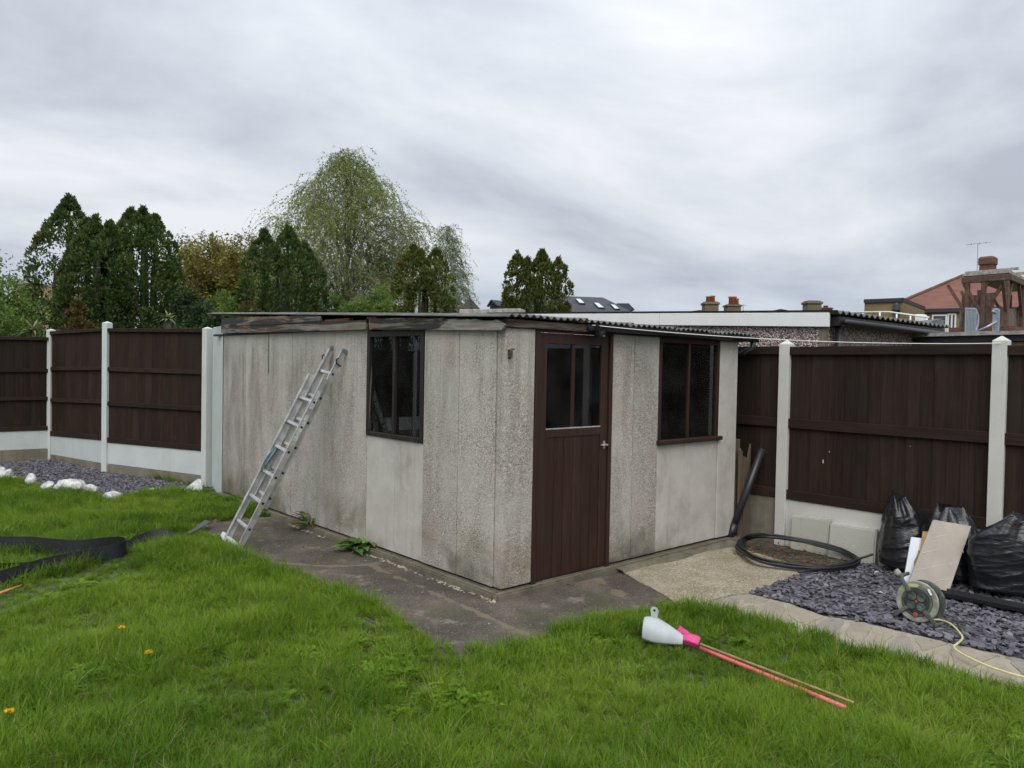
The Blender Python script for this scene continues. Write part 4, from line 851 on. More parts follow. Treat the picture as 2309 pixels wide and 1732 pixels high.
for i, a in enumerate([(2, 1076, .17, .16, 'small white painted rock cut off by the left edge'), (14, 1086, .22, .19, 'white painted rock next to the left edge of the slate bed'), (68, 1092, .17, .17, 'pointed white painted rock, second group from the left'), (32, 1086, .12, .08, 'tiny white stone beside the rock at the left edge'), (108, 1104, .19, .12, 'low white painted rock just left of the largest rock'), (158, 1112, .38, .20, 'largest white painted rock, lumpy, in the middle of the row'), (202, 1114, .20, .13, 'white painted rock just right of the largest rock'), (134, 1132, .10, .05, 'small white stone lying in the grass before the row'), (345, 1108, .12, .05, 'flat white stone half sunk in the grass near the fence corner')]): rock(*a, seed=40+i)
def wedge(px, w, th, label):
    P = [S(x, y, 2, z) for x, y, z in px]; o = MB().slab(P, th).build('broken_slab', 'rock', bevel=.004); recentre(o); tag(o, label, 'slab', 'broken white slabs at the bed edge')
a = S(222, 1130); wedge([(222, 1127, G0), (264, 1130, G0), (277, 1112, G0+.06), (256, 1106, G0+.10), (236, 1112, G0+.09)], 0, .05, 'flat white broken slab lying right of the rocks, tilted up')
wedge([(403, 1112, G0), (458, 1112, G0), (453, 1080, G0+.16), (446, 1079, G0+.165)], 0, .05, 'triangular white broken slab propped at the foot of the end post')
o = MB().bar(S(330, 1110), S(402, 1106), .03, .04).build('edging_strip', 'rock', bevel=.004); recentre(o); tag(o, 'narrow white edging strip beside the triangular slab', 'edging')
def ribbon(path, h, lean, name, mat, th=.004):
    P = [np.array(p, float) for p in path]; n = len(P); V = []; F = []
    for i in range(n):
        t = P[min(i+1, n-1)]-P[max(i-1, 0)]; s = np.array([-t[1], t[0], 0]); s /= np.linalg.norm(s)+1e-9
        hh = h[i] if hasattr(h, '__len__') else h; ll = lean[i] if hasattr(lean, '__len__') else lean
        b = P[i]; tp = P[i]+np.array([0, 0, hh*math.cos(ll)])+s*hh*math.sin(ll)
        V += [b-s*th/2, b+s*th/2, tp+s*th/2, tp-s*th/2]
    for i in range(n-1):
        for j in range(4): F.append((i*4+j, i*4+(j+1) % 4, i*4+4+(j+1) % 4, i*4+4+j))
    F += [(3, 2, 1, 0), tuple(n*4-4+j for j in range(4))]
    return MB().add(V, F).build(name, mat, smooth=False)
def smooth_path(P, n=40):
    P = np.array(P, float); t = np.linspace(0, len(P)-1, n); o_ = []
    for q in t:
        i = min(int(q), len(P)-2); f = q-i; p0, p1, p2, p3 = P[max(i-1, 0)], P[i], P[i+1], P[min(i+2, len(P)-1)]
        o_.append(.5*((2*p1)+(-p0+p2)*f+(2*p0-5*p1+4*p2-p3)*f*f+(-p0+3*p1-3*p2+p3)*f**3))
    return np.array(o_)
zg_ = G0+.02
low = [S(x, y, 2, zg_) for x, y in ((-120, 1370), (0, 1325), (60, 1306), (110, 1291), (170, 1278), (230, 1266), (272, 1258), (286, 1250), (280, 1244), (255, 1243), (210, 1248), (160, 1252), (110, 1248), (60, 1243), (0, 1243), (-140, 1240))]
pth = smooth_path(low, 70); hh = np.interp(np.linspace(0, 1, 70), [0, .25, .45, .52, 1], [.12, .125, .13, .13, .13]); ln = np.interp(np.linspace(0, 1, 70), [0, .4, .52, .7, 1], [.5, .3, .05, -.25, -.3])
o = ribbon(pth, hh, ln, 'membrane_strip', 'membrane'); recentre(o); tag(o, 'black plastic membrane strip doubled back on edge in the grass', 'membrane', 'black membrane strips')
up = smooth_path([S(x, y, 2, zg_) for x, y in ((276, 1242), (300, 1231), (335, 1217), (362, 1214), (392, 1214))], 24)
o = ribbon(up, np.interp(np.linspace(0, 1, 24), [0, .5, .75, 1], [.07, .08, .11, .04]), .7, 'membrane_strip', 'membrane'); recentre(o); tag(o, 'thin tail of black membrane strip running towards the ladder', 'membrane', 'black membrane strips')
o = ribbon(smooth_path([S(x, y, 2, zg_) for x, y in ((-150, 1295), (-40, 1292), (20, 1290), (66, 1288))], 16), .09, -.4, 'membrane_strip', 'membrane'); recentre(o); tag(o, 'short end of black membrane strip lying inside the loop at the left edge', 'membrane', 'black membrane strips')
P = [S(*q) for q in ((420, 1205, 2, G0+.05), (438, 1199, 2, G0+.05), (476, 1176, 2, G0+.08), (462, 1172, 2, G0+.08))]
o = MB().slab(P, .008).build('slate_offcut', m_plain('dark_grey_slate_offcut', (.075, .08, .09), .55, .2, 20, .3)); recentre(o); tag(o, 'grey slate offcut lying at the grass edge left of the ladder', 'offcut')
o = MB().tube([S(-30, 1348, 2, G0+.04), S(10, 1334, 2, G0+.05), S(48, 1320, 2, G0+.05)], [.010, .012, .006], 6).build('stick', 'stick', smooth=True); recentre(o); tag(o, 'short orange split stick in the grass at the left edge', 'stick')
# ================================================================== RIGHT SIDE
# leaning soil pipe
a = S(1644, 1222); a = np.array([a[0], a[1], G0+.035]); b = S(1719, 1012, 0, RX-.075)
T = thing('black_pipe', 'black plastic soil pipe leaning on the fence by the shed corner', 'pipe', (a[0], a[1], G0))
u = unit(b-a); mb = MB(); r = .036; w_ = unit(np.cross(u, (0, 0, 1.))); v_ = np.cross(w_, u); n_ = 20
ring = lambda p, q: [p+q*(math.cos(2*math.pi*i/n_)*w_+math.sin(2*math.pi*i/n_)*v_) for i in range(n_)]
mb.add(ring(a, r)+ring(b, r)+ring(b, r-.004)+ring(a, r-.004), [(k*n_+i, k*n_+(i+1) % n_, ((k+1) % 4)*n_+(i+1) % n_, ((k+1) % 4)*n_+i) for k in range(4) for i in range(n_)])
mb.build('tube', 'pipe', T, True)
mb = MB(); a2 = a+u*.16; mb.add(ring(a-u*.005, r+.005)+ring(a2, r+.005)+ring(a2, r+.0005)+ring(a-u*.005, r+.0005), [(k*n_+i, k*n_+(i+1) % n_, ((k+1) % 4)*n_+(i+1) % n_, ((k+1) % 4)*n_+i) for k in range(4) for i in range(n_)]); mb.build('socket_collar', 'pipe', T, True)
# broken planks standing in the gap
def plank(x0, x1, y, zt, lean, label, jag):
    top = [(x0, zt+jag[0]), (x0+(x1-x0)*.35, zt+jag[1]), (x0+(x1-x0)*.6, zt+jag[2]), (x1, zt+jag[3])]
    P = [(x0, y, G0-.02), (x1, y, G0-.02)]+[(x, y+lean*(z-G0), z) for x, z in top[::-1]]
    o = MB().slab(P, -.022).build('broken_plank', 'plank', bevel=.002); recentre(o); tag(o, label, 'plank', 'old planks in the gap beside the shed')
plank(3.215, 3.30, .02, .985, .02, 'tallest old plank wedged between shed wall and fence', (0, .01, -.01, .0))
plank(3.20, 3.255, -.03, .88, .01, 'narrow dark plank standing against the shed corner', (0, .02, 0, -.01))
plank(3.26, 3.385, -.045, .80, .01, 'splintered old plank with jagged top behind the leaning pipe', (.02, .0, -.03, .14))
# painted blocks stood on edge against the gravel board
def block(y0, y1, z1a, z1b, x0, x1, label, lean=.03, mat='cream_block'):
    o = MB().hexa([(x0, y0, G0-.01), (x0, y1, G0-.01), (x1, y1, G0-.01), (x1, y0, G0-.01)][::-1], [(x0+lean, y0, z1a), (x0+lean, y1, z1b), (x1+lean, y1, z1b), (x1+lean, y0, z1a)][::-1]).build('painted_block', mat, bevel=.012, seg=2); recentre(o); tag(o, label, 'block', 'cream painted blocks along the fence foot')
XB = 3.335
def yzb(px, py, x=XB): q = S(px, py, 0, x); return q[1], q[2]
block(yzb(1780, 1163)[0], yzb(1865, 1173)[0], yzb(1780, 1163)[1], yzb(1865, 1173)[1], XB+.02, XB+.09, 'cream painted concrete block on edge beside the first fence post', .012)
block(yzb(1867, 1181)[0], yzb(1973, 1197)[0], yzb(1867, 1181)[1], yzb(1973, 1197)[1], XB, XB+.09, 'wider cream painted concrete block on edge right of the first')
block(yzb(1981, 1209)[0], yzb(2030, 1216)[0], yzb(1981, 1209)[1], yzb(2030, 1216)[1], XB-.01, XB+.03, 'thin cream slab leaning on the fence left of the bags', .05)
block(-2.62, -3.3, .36, .36, XB, XB+.08, 'cream painted block against the fence right of the bags')
# coil of black hose
def coil():
    c = np.array([2.83, -.84, G0+.02]); T = thing('hose_coil', 'coil of thick black hose lying on soil beside the beige slab', 'hose', (c[0], c[1], G0))
    ctr = [S(x, y, 2, G0+.03+(max(0, 1262-y)/48*.12 if x > 1700 else .02)) for x, y in ((1664, 1238), (1700, 1265), (1760, 1280), (1850, 1288), (1915, 1281), (1934, 1268), (1900, 1248), (1850, 1234), (1790, 1222), (1720, 1214), (1680, 1219))]
    for k in range(5):
        rs = np.random.default_rng(k+3); m = sum(ctr)/len(ctr); s = 1+(-.05+.022*k)
        P = [m+(q-m)*np.array([s+rs.normal(0, .008), s+rs.normal(0, .008), 1])+np.array([0, 0, .012+.016*(k % 3)+rs.normal(0, .004)]) for q in ctr]
        P = smooth_path(P+P[:1], 60)[:-1]; MB().tube(P, .0108, 8, closed=True).build('loop', 'hose', T, True)
    e = [S(1880, 1277, 2, G0+.06), S(1920, 1265, 2, G0+.08), S(1950, 1256, 2, G0+.11), S(1968, 1250, 2, G0+.135)]; e = [S(1800, 1290, 2, G0+.05)]+e
    MB().tube(smooth_path(e, 16), .0108, 8).build('loose_end', 'hose', T, True)
coil()
# leaf litter and rubble on the bare soil
V, F, T_ = [], [], []; 
def litter(name, poly, n, smin, smax, mat, z):
    c = rng.uniform(np.min(poly, 0), np.max(poly, 0), (n*3, 2)); c = c[in_poly(c[:, 0], c[:, 1], poly)][:n]; m = len(c); d = unit(np.c_[rng.normal(size=(m, 2)), rng.normal(0, .25, m)])
    v, q = leaves_mesh(np.c_[c, np.full(m, z)+rng.uniform(0, .02, m)], d, rng.uniform(smin, smax, m), rng.uniform(smin*.5, smax*.6, m), np.tile([0., 0, 1], (m, 1))+rng.normal(0, .3, (m, 3)))
    o = np_mesh(name, v, q, mat, None, {'tint': ('FACE', rng.random(m)), 'dry': ('FACE', np.where(rng.random(m) < .85, 1., .2))}); o['kind'] = 'stuff'; o['label'] = 'dead leaves and litter scattered on the bare soil'; return o
litter('leaf_litter', [(2.62, -.3), (3.4, -.3), (3.4, -1.25), (2.5, -1.2)], 420, .015, .05, 'dock', G0+.004)
litter('apron_litter', [(-.85, 3.6), (-.1, 3.6), (-.08, -.1), (1.2, -.1), (.9, -.7), (-.6, -.5)], 260, .006, .028, 'dock', G0+.006)['label'] = 'scattered dead leaves and bark flakes on the dark concrete'
# refuse sacks
def sack(cx, cy, wx, wy, h, seed, tip, label, lean=(0, 0), yaw=0):
    rs = np.random.default_rng(seed); nh, na = 90, 120; V = []; F = []
    ph = rs.uniform(0, 6.28, 24)
    for i in range(nh):
        t = i/(nh-1)
        base = min(1, (t/.10)**.5) if t < .10 else 1-.10*((t-.1)/.9)**1.6
        neck = 1 if t < .70 else 1-.42*((t-.70)/.30)**1.6
        rad = base*neck*(1+.06*math.sin(t*7+ph[20]))
        for j in range(na):
            q = 2*math.pi*j/na
            sq = 1+.07*math.cos(2*(q-ph[21]))+.035*math.cos(3*q+ph[22]+t*2)
            # pulled creases: strong towards the gathered neck, horizontal sags lower down
            pull = max(0, (t-.40)/.6); cr = 0
            for k in range(5): cr += (abs(math.sin((2+k)*q*.5*2+ph[k]+1.2*math.sin(2.2*t+ph[k+5])))-.6)*.045
            sag = 0
            for k in range(4): sag += (1-abs(math.sin((9+5*k)*t+1.3*math.sin(2*q+ph[10+k])+ph[14+k])))**2*.018
            r = rad*(sq+cr*(.35+1.6*pull)+sag*(1-.6*pull))
            tp = tip if t > .62 else (0, 0); kk = max(0, (t-.62)/.38)
            fl = max(0, (t-.62)/.38); ear = fl**3*(.04*max(0, math.cos(q-ph[6]))**4+.03*max(0, math.cos(q-ph[7]))**6-.10*math.sin(q*2+ph[8])**2)
            V.append((r*wx/2*math.cos(q)*(1+.12*fl)+tp[0]*kk+lean[0]*t, r*wy/2*math.sin(q)*(1-.45*fl)+tp[1]*kk+lean[1]*t, h*(t-.04*fl+ear+.02*math.sin(3*q+ph[23])*pull+.03*math.sin(5*q+ph[3])*max(0, t-.85)*6)))
    for i in range(nh-1):
        for j in range(na): F.append((i*na+j, i*na+(j+1) % na, (i+1)*na+(j+1) % na, (i+1)*na+j))
    F.append(tuple(reversed(range(na)))); F.append(tuple((nh-1)*na+j for j in range(na)))
    o = MB().add(V, F).build('refuse_sack', 'bag', smooth=True); o.location = (cx, cy, G0+.012); o.rotation_euler = (0, 0, yaw); tag(o, label, 'bin bag', 'black refuse sacks by the fence')
q1 = S(2046, 1296); q2 = S(2125, 1290); q3 = S(2244, 1345)
sack(q1[0]+.10, q1[1]+.06, .50, .44, .70, 3, (.0, .06), 'tall black refuse sack at the left of the heap', (.03, .0), .4)
sack(3.275, -2.05, .36, .30, .66, 5, (.02, .0), 'black refuse sack at the back, mostly hidden by the leaning board', (.02, -.02), 1.9)
sack(q3[0]+.10, q3[1]-.05, .54, .48, .68, 12, (-.03, .12), 'full black refuse sack at the right, standing on the gutter length', (.02, .03), 2.6)
# boards leaning on the sacks
def lean_board(px, z_top, off, name, mat, th=.012):
    dq = float((S(2140, 1334, 2, G0+.035)-CP)@_fw)+off; bl, br = D(*px[3], dq+.02), D(*px[2], dq); 
    tl = D(*px[0], ((bl-CP)@_fw)+z_top); tr = D(*px[1], ((br-CP)@_fw)+z_top)
    o = MB().slab([bl, br, tr, tl], th).build(name, mat); recentre(o); return o, (bl, br, tr, tl)
o, q = lean_board([(2055, 1211), (2082, 1214), (2066, 1318), (2037, 1314)], .10, .06, 'white_board', 'white_board', .016); tag(o, 'narrow white board with torn brown patch leaning behind the beige board', 'board')
nn = unit(np.cross(q[1]-q[0], q[2]-q[0])); mid = lambda a, b: q[0]+(q[1]-q[0])*a+(q[3]-q[0])*b+nn*.002
MB().slab([mid(.55, .40), mid(.98, .22), mid(.98, .72), mid(.72, .74), mid(.66, .60), mid(.52, .48)], .001).build('torn_patch', 'chipboard', o)
o.children[0].data.update()
o, q = lean_board([(2081, 1198), (2093, 1199), (2074, 1312), (2062, 1310)], .10, .035, 'wood_strip', 'chipboard', .02); tag(o, 'thin bare wood strip between the white and the beige board', 'wood strip')
o, q = lean_board([(2105, 1172), (2190, 1186.5), (2140, 1334), (2050, 1311)], .13, 0., 'beige_board', 'board', .014); tag(o, 'large beige board with faint pale lines leaning on the black sacks', 'board')
nn = unit(np.cross(q[1]-q[0], q[2]-q[0])); mid = lambda a, b: q[0]+(q[1]-q[0])*a+(q[3]-q[0])*b+nn*.0012
for (a0, b0), (a1, b1) in (((.05, .18), (.95, .46)), ((.02, .45), (.97, .76)), ((.15, .72), (.75, .93)), ((.1, .50), (.62, .12)), ((.08, .80), (.97, .30)), ((.55, .92), (.99, .62)), ((.5, .06), (.9, .18))):
    MB().tube([mid(a0, b0), mid((a0+a1)/2, (b0+b1)/2+.01), mid(a1, b1)], .003, 4).build('adhesive_line', 'board_line', o)
# offcut of gutter under the right-hand sack
a, b = S(2128, 1342, 2, G0+.03), S(2420, 1402, 2, G0+.03); u = unit(b-a); s_ = np.array([u[1], -u[0], 0]); prof = [(-.075, .035), (-.070, .004), (-.06, .0), (.06, .0), (.070, .004), (.075, .035), (.071, .035), (.066, .008), (-.066, .008), (-.071, .035)]
s_ = -s_ if s_[1] > 0 else s_
n_ = len(prof); P = [a+s_*(x)+np.array([0, 0, z-.03+.035]) for x, z in prof]+[b+s_*x+np.array([0, 0, z-.03+.035]) for x, z in prof]
o = MB().add(P, [(i, (i+1) % n_, n_+(i+1) % n_, n_+i) for i in range(n_)]+[tuple(reversed(range(n_))), tuple(range(n_, 2*n_))]).build('gutter_length', 'gutter'); recentre(o); tag(o, 'length of black square gutter lying on the slate under a sack', 'gutter')
# cable reel on its stand
def reel():
    g = S(2072, 1408); c = np.array([g[0], g[1], G0+.165]); T = thing('cable_reel', 'dusty dark green cable extension reel standing on the slate bed', 'cable reel', (g[0], g[1], G0))
    f = CP-c; f[2] = 0; f = unit(f); f = unit(f+.55*np.array([-_ri[0], -_ri[1], 0])+np.array([0, 0, .16])); x = unit(np.cross((0, 0, 1.), f)); y = np.cross(f, x)   # f: face normal, x: right as seen, y: up
    at_ = lambda a, b, h: c+x*a+y*b+f*h
    R0 = .142
    MB().lathe([(R0-.012, -.085), (R0, -.080), (R0, -.070), (R0-.012, -.066)], c, 40, f).build('rear_flange', 'reel', T)
    MB().lathe([(.085, -.066), (.118, -.05), (.122, -.01), (.118, .02), (.085, .03)], c, 36, f).build('cable_winding', 'reel_dark', T, True)
    MB().lathe([(R0-.014, .028), (R0-.004, .03), (R0, .036), (R0, .046), (R0-.006, .052), (R0-.02, .050), (.105, .046), (.100, .040)], c, 44, f).build('front_flange', 'reel_light', T)
    MB().lathe([(.098, .036), (.1, .052), (.092, .056), (.088, .050)], c, 36, f).build('hub_ring', 'reel', T)
    MB().lathe([(.086, .040), (.083, .054), (.078, .056), (.02, .057)], c, 32, f).build('socket_plate', 'reel_dark', T)
    for a in (45, 135, 225, 315):
        p = c+(x*math.cos(R(a))+y*math.sin(R(a)))*.044; MB().lathe([(.027, .056), (.0265, .063), (.023, .064), (.022, .058)], p, 18, f).build('socket', 'reel', T)
    MB().lathe([(.009, .056), (.009, .064), (.006, .066)], c, 12, f).build('thermal_button', 'red', T)
    MB().lathe([(.016, .050), (.016, .060), (.012, .062)], at_(0, -.090, 0), 14, f).build('power_switch', 'red', T)
    for an, L in ((128, .20), (222, .185), (318, .20)):
        d = x*math.cos(R(an))+y*math.sin(R(an)); MB().bar(c+d*.075+f*.062, c+d*L+f*.062, .026, .014, f).build('stand_leg', 'reel', T, bevel=.004)
    MB().tube([at_(math.cos(R(128))*.19, math.sin(R(128))*.19, .07), at_(math.cos(R(128))*.205, math.sin(R(128))*.205, -.09)], .013, 10).build('handle_bar', 'reel', T, True)
    MB().tube([at_(math.cos(R(128))*.20, math.sin(R(128))*.20, .055), at_(math.cos(R(128))*.232, math.sin(R(128))*.232, .08)], [.020, .023], 10).build('grip', 'reel_light', T, True)
    for an in (222, 318):
        d = (math.cos(R(an))*.185, math.sin(R(an))*.185); MB().tube([at_(*d, .066), at_(*d, -.10)], .012, 10).build('foot_bar', 'reel', T, True)
    MB().slab([at_(*p, .0525) for p in ((-.085, .07), (-.09, .085), (-.06, .112), (-.01, .122), (.012, .112), (-.005, .098), (-.045, .092))], .001).build('yellow_label', 'sticker', T)
    MB().slab([at_(*p, .0525) for p in ((.062, .098), (.085, .062), (.098, .068), (.076, .106))], .001).build('pale_label', 'white', T)
reel()
pth = [S(x, y, 2, G0+.05) for x, y in ((2095, 1398), (2120, 1398), (2145, 1408), (2165, 1428), (2170, 1440), (2158, 1452), (2151, 1459), (2165, 1472), (2200, 1490), (2245, 1508), (2309, 1527), (2420, 1552))]
o = MB().tube(smooth_path(pth, 60), .0065, 7).build('yellow_cable', 'cable', smooth=True); recentre(o); tag(o, 'pale yellow cable snaking from the reel across the paving', 'cable')
# ================================================================== ON THE LAWN: scoop, pole, cane, dandelions
def scoop():
    c = S(1505, 1440, 2, G0+.06); T = thing('plastic_scoop', 'milky white plastic scoop with hanging tab lying in the grass', 'scoop', (c[0], c[1], G0))
    ds_ = float((S(1505, 1452)-CP)@_fw); ax = unit(D(1568, 1443, ds_-.10)-D(1452, 1413, ds_)); sd = unit(np.cross((0, 0, 1.), ax)); up_ = np.array([0, 0, 1.])
    L, nn_, mm = .25, 26, 28; V = []; F = []; o0 = D(1452, 1424, ds_)
    for s_ in (1., .94):
        for i in range(nn_):
            t = i/(nn_-1); w = .082+.013*math.sin(math.pi*.5*min(1, t/.25)) if t < .30 else .095-.060*((t-.30)/.70)**1.25
            for j in range(mm):
                q = math.pi*(j/(mm-1))*1.14-.22; V.append(o0+ax*(L*t)+sd*(w*s_*math.cos(q))+up_*(w*s_*1.12*math.sin(q)+.0))
    for k in range(2):
        b_ = k*nn_*mm
        for i in range(nn_-1):
            for j in range(mm-1): q = (b_+i*mm+j, b_+i*mm+j+1, b_+(i+1)*mm+j+1, b_+(i+1)*mm+j); F.append(q if k else q[::-1])
    e = nn_*mm
    for i in range(nn_-1):
        for j in (0, mm-1): F.append((i*mm+j, (i+1)*mm+j, e+(i+1)*mm+j, e+i*mm+j))
    for j in range(mm-1): F.append((j, j+1, e+j+1, e+j)); i = (nn_-1)*mm; F.append((i+j, i+j+1, e+i+j+1, e+i+j))
    MB().add(V, F).build('scoop_bowl', 'scoop', T, True)
    b = o0+ax*.075+up_*.098; P = []
    for k in range(13): q = math.pi*k/12; P.append(b+ax*(.026*math.cos(q))*(1)+up_*(.055+.022*math.sin(q)))
    P = [b+ax*.030-up_*.012, b+ax*.020+up_*.02]+P+[b-ax*.020+up_*.02, b-ax*.030-up_*.014]; MB().slab([p-ax*.01 for p in P], .006).build('hanging_tab', 'scoop', T)
    MB().tube([b-ax*.01+up_*.056-sd*.0065, b-ax*.01+up_*.056+sd*.0065], .008, 12).build('tab_hole', 'black', T)
    p0 = o0+ax*.262+up_*.022; V = []
    MB().tube([p0-ax*.012, p0+ax*.02+up_*.004, p0+ax*.065, p0+ax*.085-up_*.004], [.032, .037, .040, .037], 6).build('pink_socket', 'pink', T, bevel=.004)
    MB().slab([p0+up_*.02-ax*.06+sd*.04, p0+up_*.058-ax*.04+sd*.05, p0+up_*.03+ax*.02+sd*.05, p0+up_*.01+ax*.01+sd*.04], .004).build('pink_flap', 'pink', T)
    return p0+ax*.13
e0 = scoop()
a, b = np.array([*S(1580, 1455, 2, G0+.055)[:2], G0+.038]), np.array([*S(1908, 1590, 2, G0+.055)[:2], G0+.040])
o = MB().tube([a+(b-a)*t for t in np.linspace(0, 1, 8)], .0125, 10).build('pink_pole', 'coral', smooth=True); recentre(o); tag(o, 'coral pink plastic pole lying in the grass behind the scoop', 'pole')
a, b = np.array([*S(1580, 1448, 2, G0+.075)[:2], G0+.062]), np.array([*S(1925, 1580, 2, G0+.075)[:2], G0+.064]); mb = MB(); n_ = 9
P = []; r_ = []
for i in range(n_*3+1):
    t = i/(n_*3); P.append(a+(b-a)*t); r_.append(.009 if i % 3 == 0 else .0075)
o = mb.tube(P, r_, 8).build('bamboo_cane', 'bamboo', smooth=True); recentre(o); tag(o, 'brown bamboo cane lying along the pink pole', 'cane')
def dandelion(px, py, label):
    c = S(px, py, 2, G0+.10); T = thing('dandelion', label, 'flower', (c[0], c[1], G0), 'yellow dandelions in the lawn')
    MB().tube([(c[0], c[1], G0), (c[0]+.006, c[1], G0+.06), (c[0], c[1], G0+.10)], .003, 6).build('stem', 'dock', T, True)
    n = 70; d = unit(np.c_[rng.normal(size=(n, 2)), rng.uniform(.1, 1.3, n)]); v, q = leaves_mesh(np.tile(c+np.array([0, 0, .0]), (n, 1)), d, rng.uniform(.018, .028, n), .006); np_mesh('flower_head', v, q, 'petal', T)
dandelion(275, 1417, 'yellow dandelion in the left lawn, the upper of two'); dandelion(335, 1473, 'yellow dandelion below the upper one in the left lawn'); dandelion(20, 1606, 'yellow dandelion at the bottom left edge')
dandelion(531, 1108, 'tiny yellow dandelion at the foot of the shed wall behind the ladder')
def weed(px, py, n, L, label, dry=.1, up=.6, seed=0, w=.26):
    c = S(px, py); rs = np.random.default_rng(seed); T = thing('weed', label, 'weed', (c[0], c[1], G0), 'weeds growing along the shed foot')
    V = []; Q = []; tn = []; dr = []
    for i in range(n):
        az = rs.uniform(0, 6.28); l = L*rs.uniform(.5, 1.1); el = rs.uniform(.15, 1.2)*up; d = np.array([math.cos(az), math.sin(az)]); s_ = np.array([-d[1], d[0], 0]); k = len(V); m = 6; t_ = rs.random(); dd = float(rs.random() < dry)
        b0 = np.array([c[0]+rs.normal(0, .05), c[1]+rs.normal(0, .05), G0])
        for j in range(m+1):
            t = j/m; p = b0+np.array([*(d*l*t*math.cos(el*(1-.5*t))), l*math.sin(el)*(t-.75*t*t)*1.6]); ww = l*w*math.sin(math.pi*min(1, .08+t*.92))**.8*.5*(1+.12*math.sin(9*t+i))
            V += [p-s_*ww+np.array([0, 0, ww*.35]), p, p+s_*ww+np.array([0, 0, ww*.35])]
        for j in range(m):
            for e in (0, 1): a_ = k+j*3+e; Q.append((a_, a_+1, a_+4, a_+3)); tn.append(min(1, max(0, t_+rs.normal(0, .08)))); dr.append(dd)
    o = np_mesh('leaves', np.array(V), Q, 'dock', T, {'tint': ('FACE', tn), 'dry': ('FACE', dr)}); o.data.shade_smooth()
weed(622, 1152, 34, .30, 'broad leaved dock behind the ladder at the shed foot', .05, 1.1, 1, .40)
weed(815, 1240, 60, .27, 'low spreading dock below the side window', .08, .85, 2, .30)
weed(700, 1193, 40, .32, 'upright reddish weed at the joint of the shed wall', .4, 1.4, 3, .12)
weed(728, 1198, 12, .26, 'thin grassy weed right of the reddish one', .15, 1.5, 9, .06)
weed(1866, 1245, 9, .26, 'spiky young plant growing in front of the painted blocks', .0, 1.5, 4, .10)
weed(1270, 1318, 14, .05, 'tiny weed on the plinth below the door', .1, .9, 5, .3)
weed(545, 1105, 18, .16, 'leafy weed at the corner of shed and lawn', .05, .8, 6, .3)
weed(1370, 1283, 8, .05, 'tiny weed at the right corner of the door step', .1, .9, 8, .3)
weed(1740, 1340, 8, .05, 'small yellowish weed at the edge of the slate bed', .6, .6, 11, .3)
for px, py, w, lb in ((1977, 1295, .05, 'white pebble on the slate left of the sacks'), (2012, 1296, .045, 'buff pebble at the foot of the left sack'), (1985, 1340, .04, 'pale angular pebble on the slate behind the reel')):
    rock(px, py, w, w*.6, lb, seed=int(px)); o = COL.objects[-1] if False else None
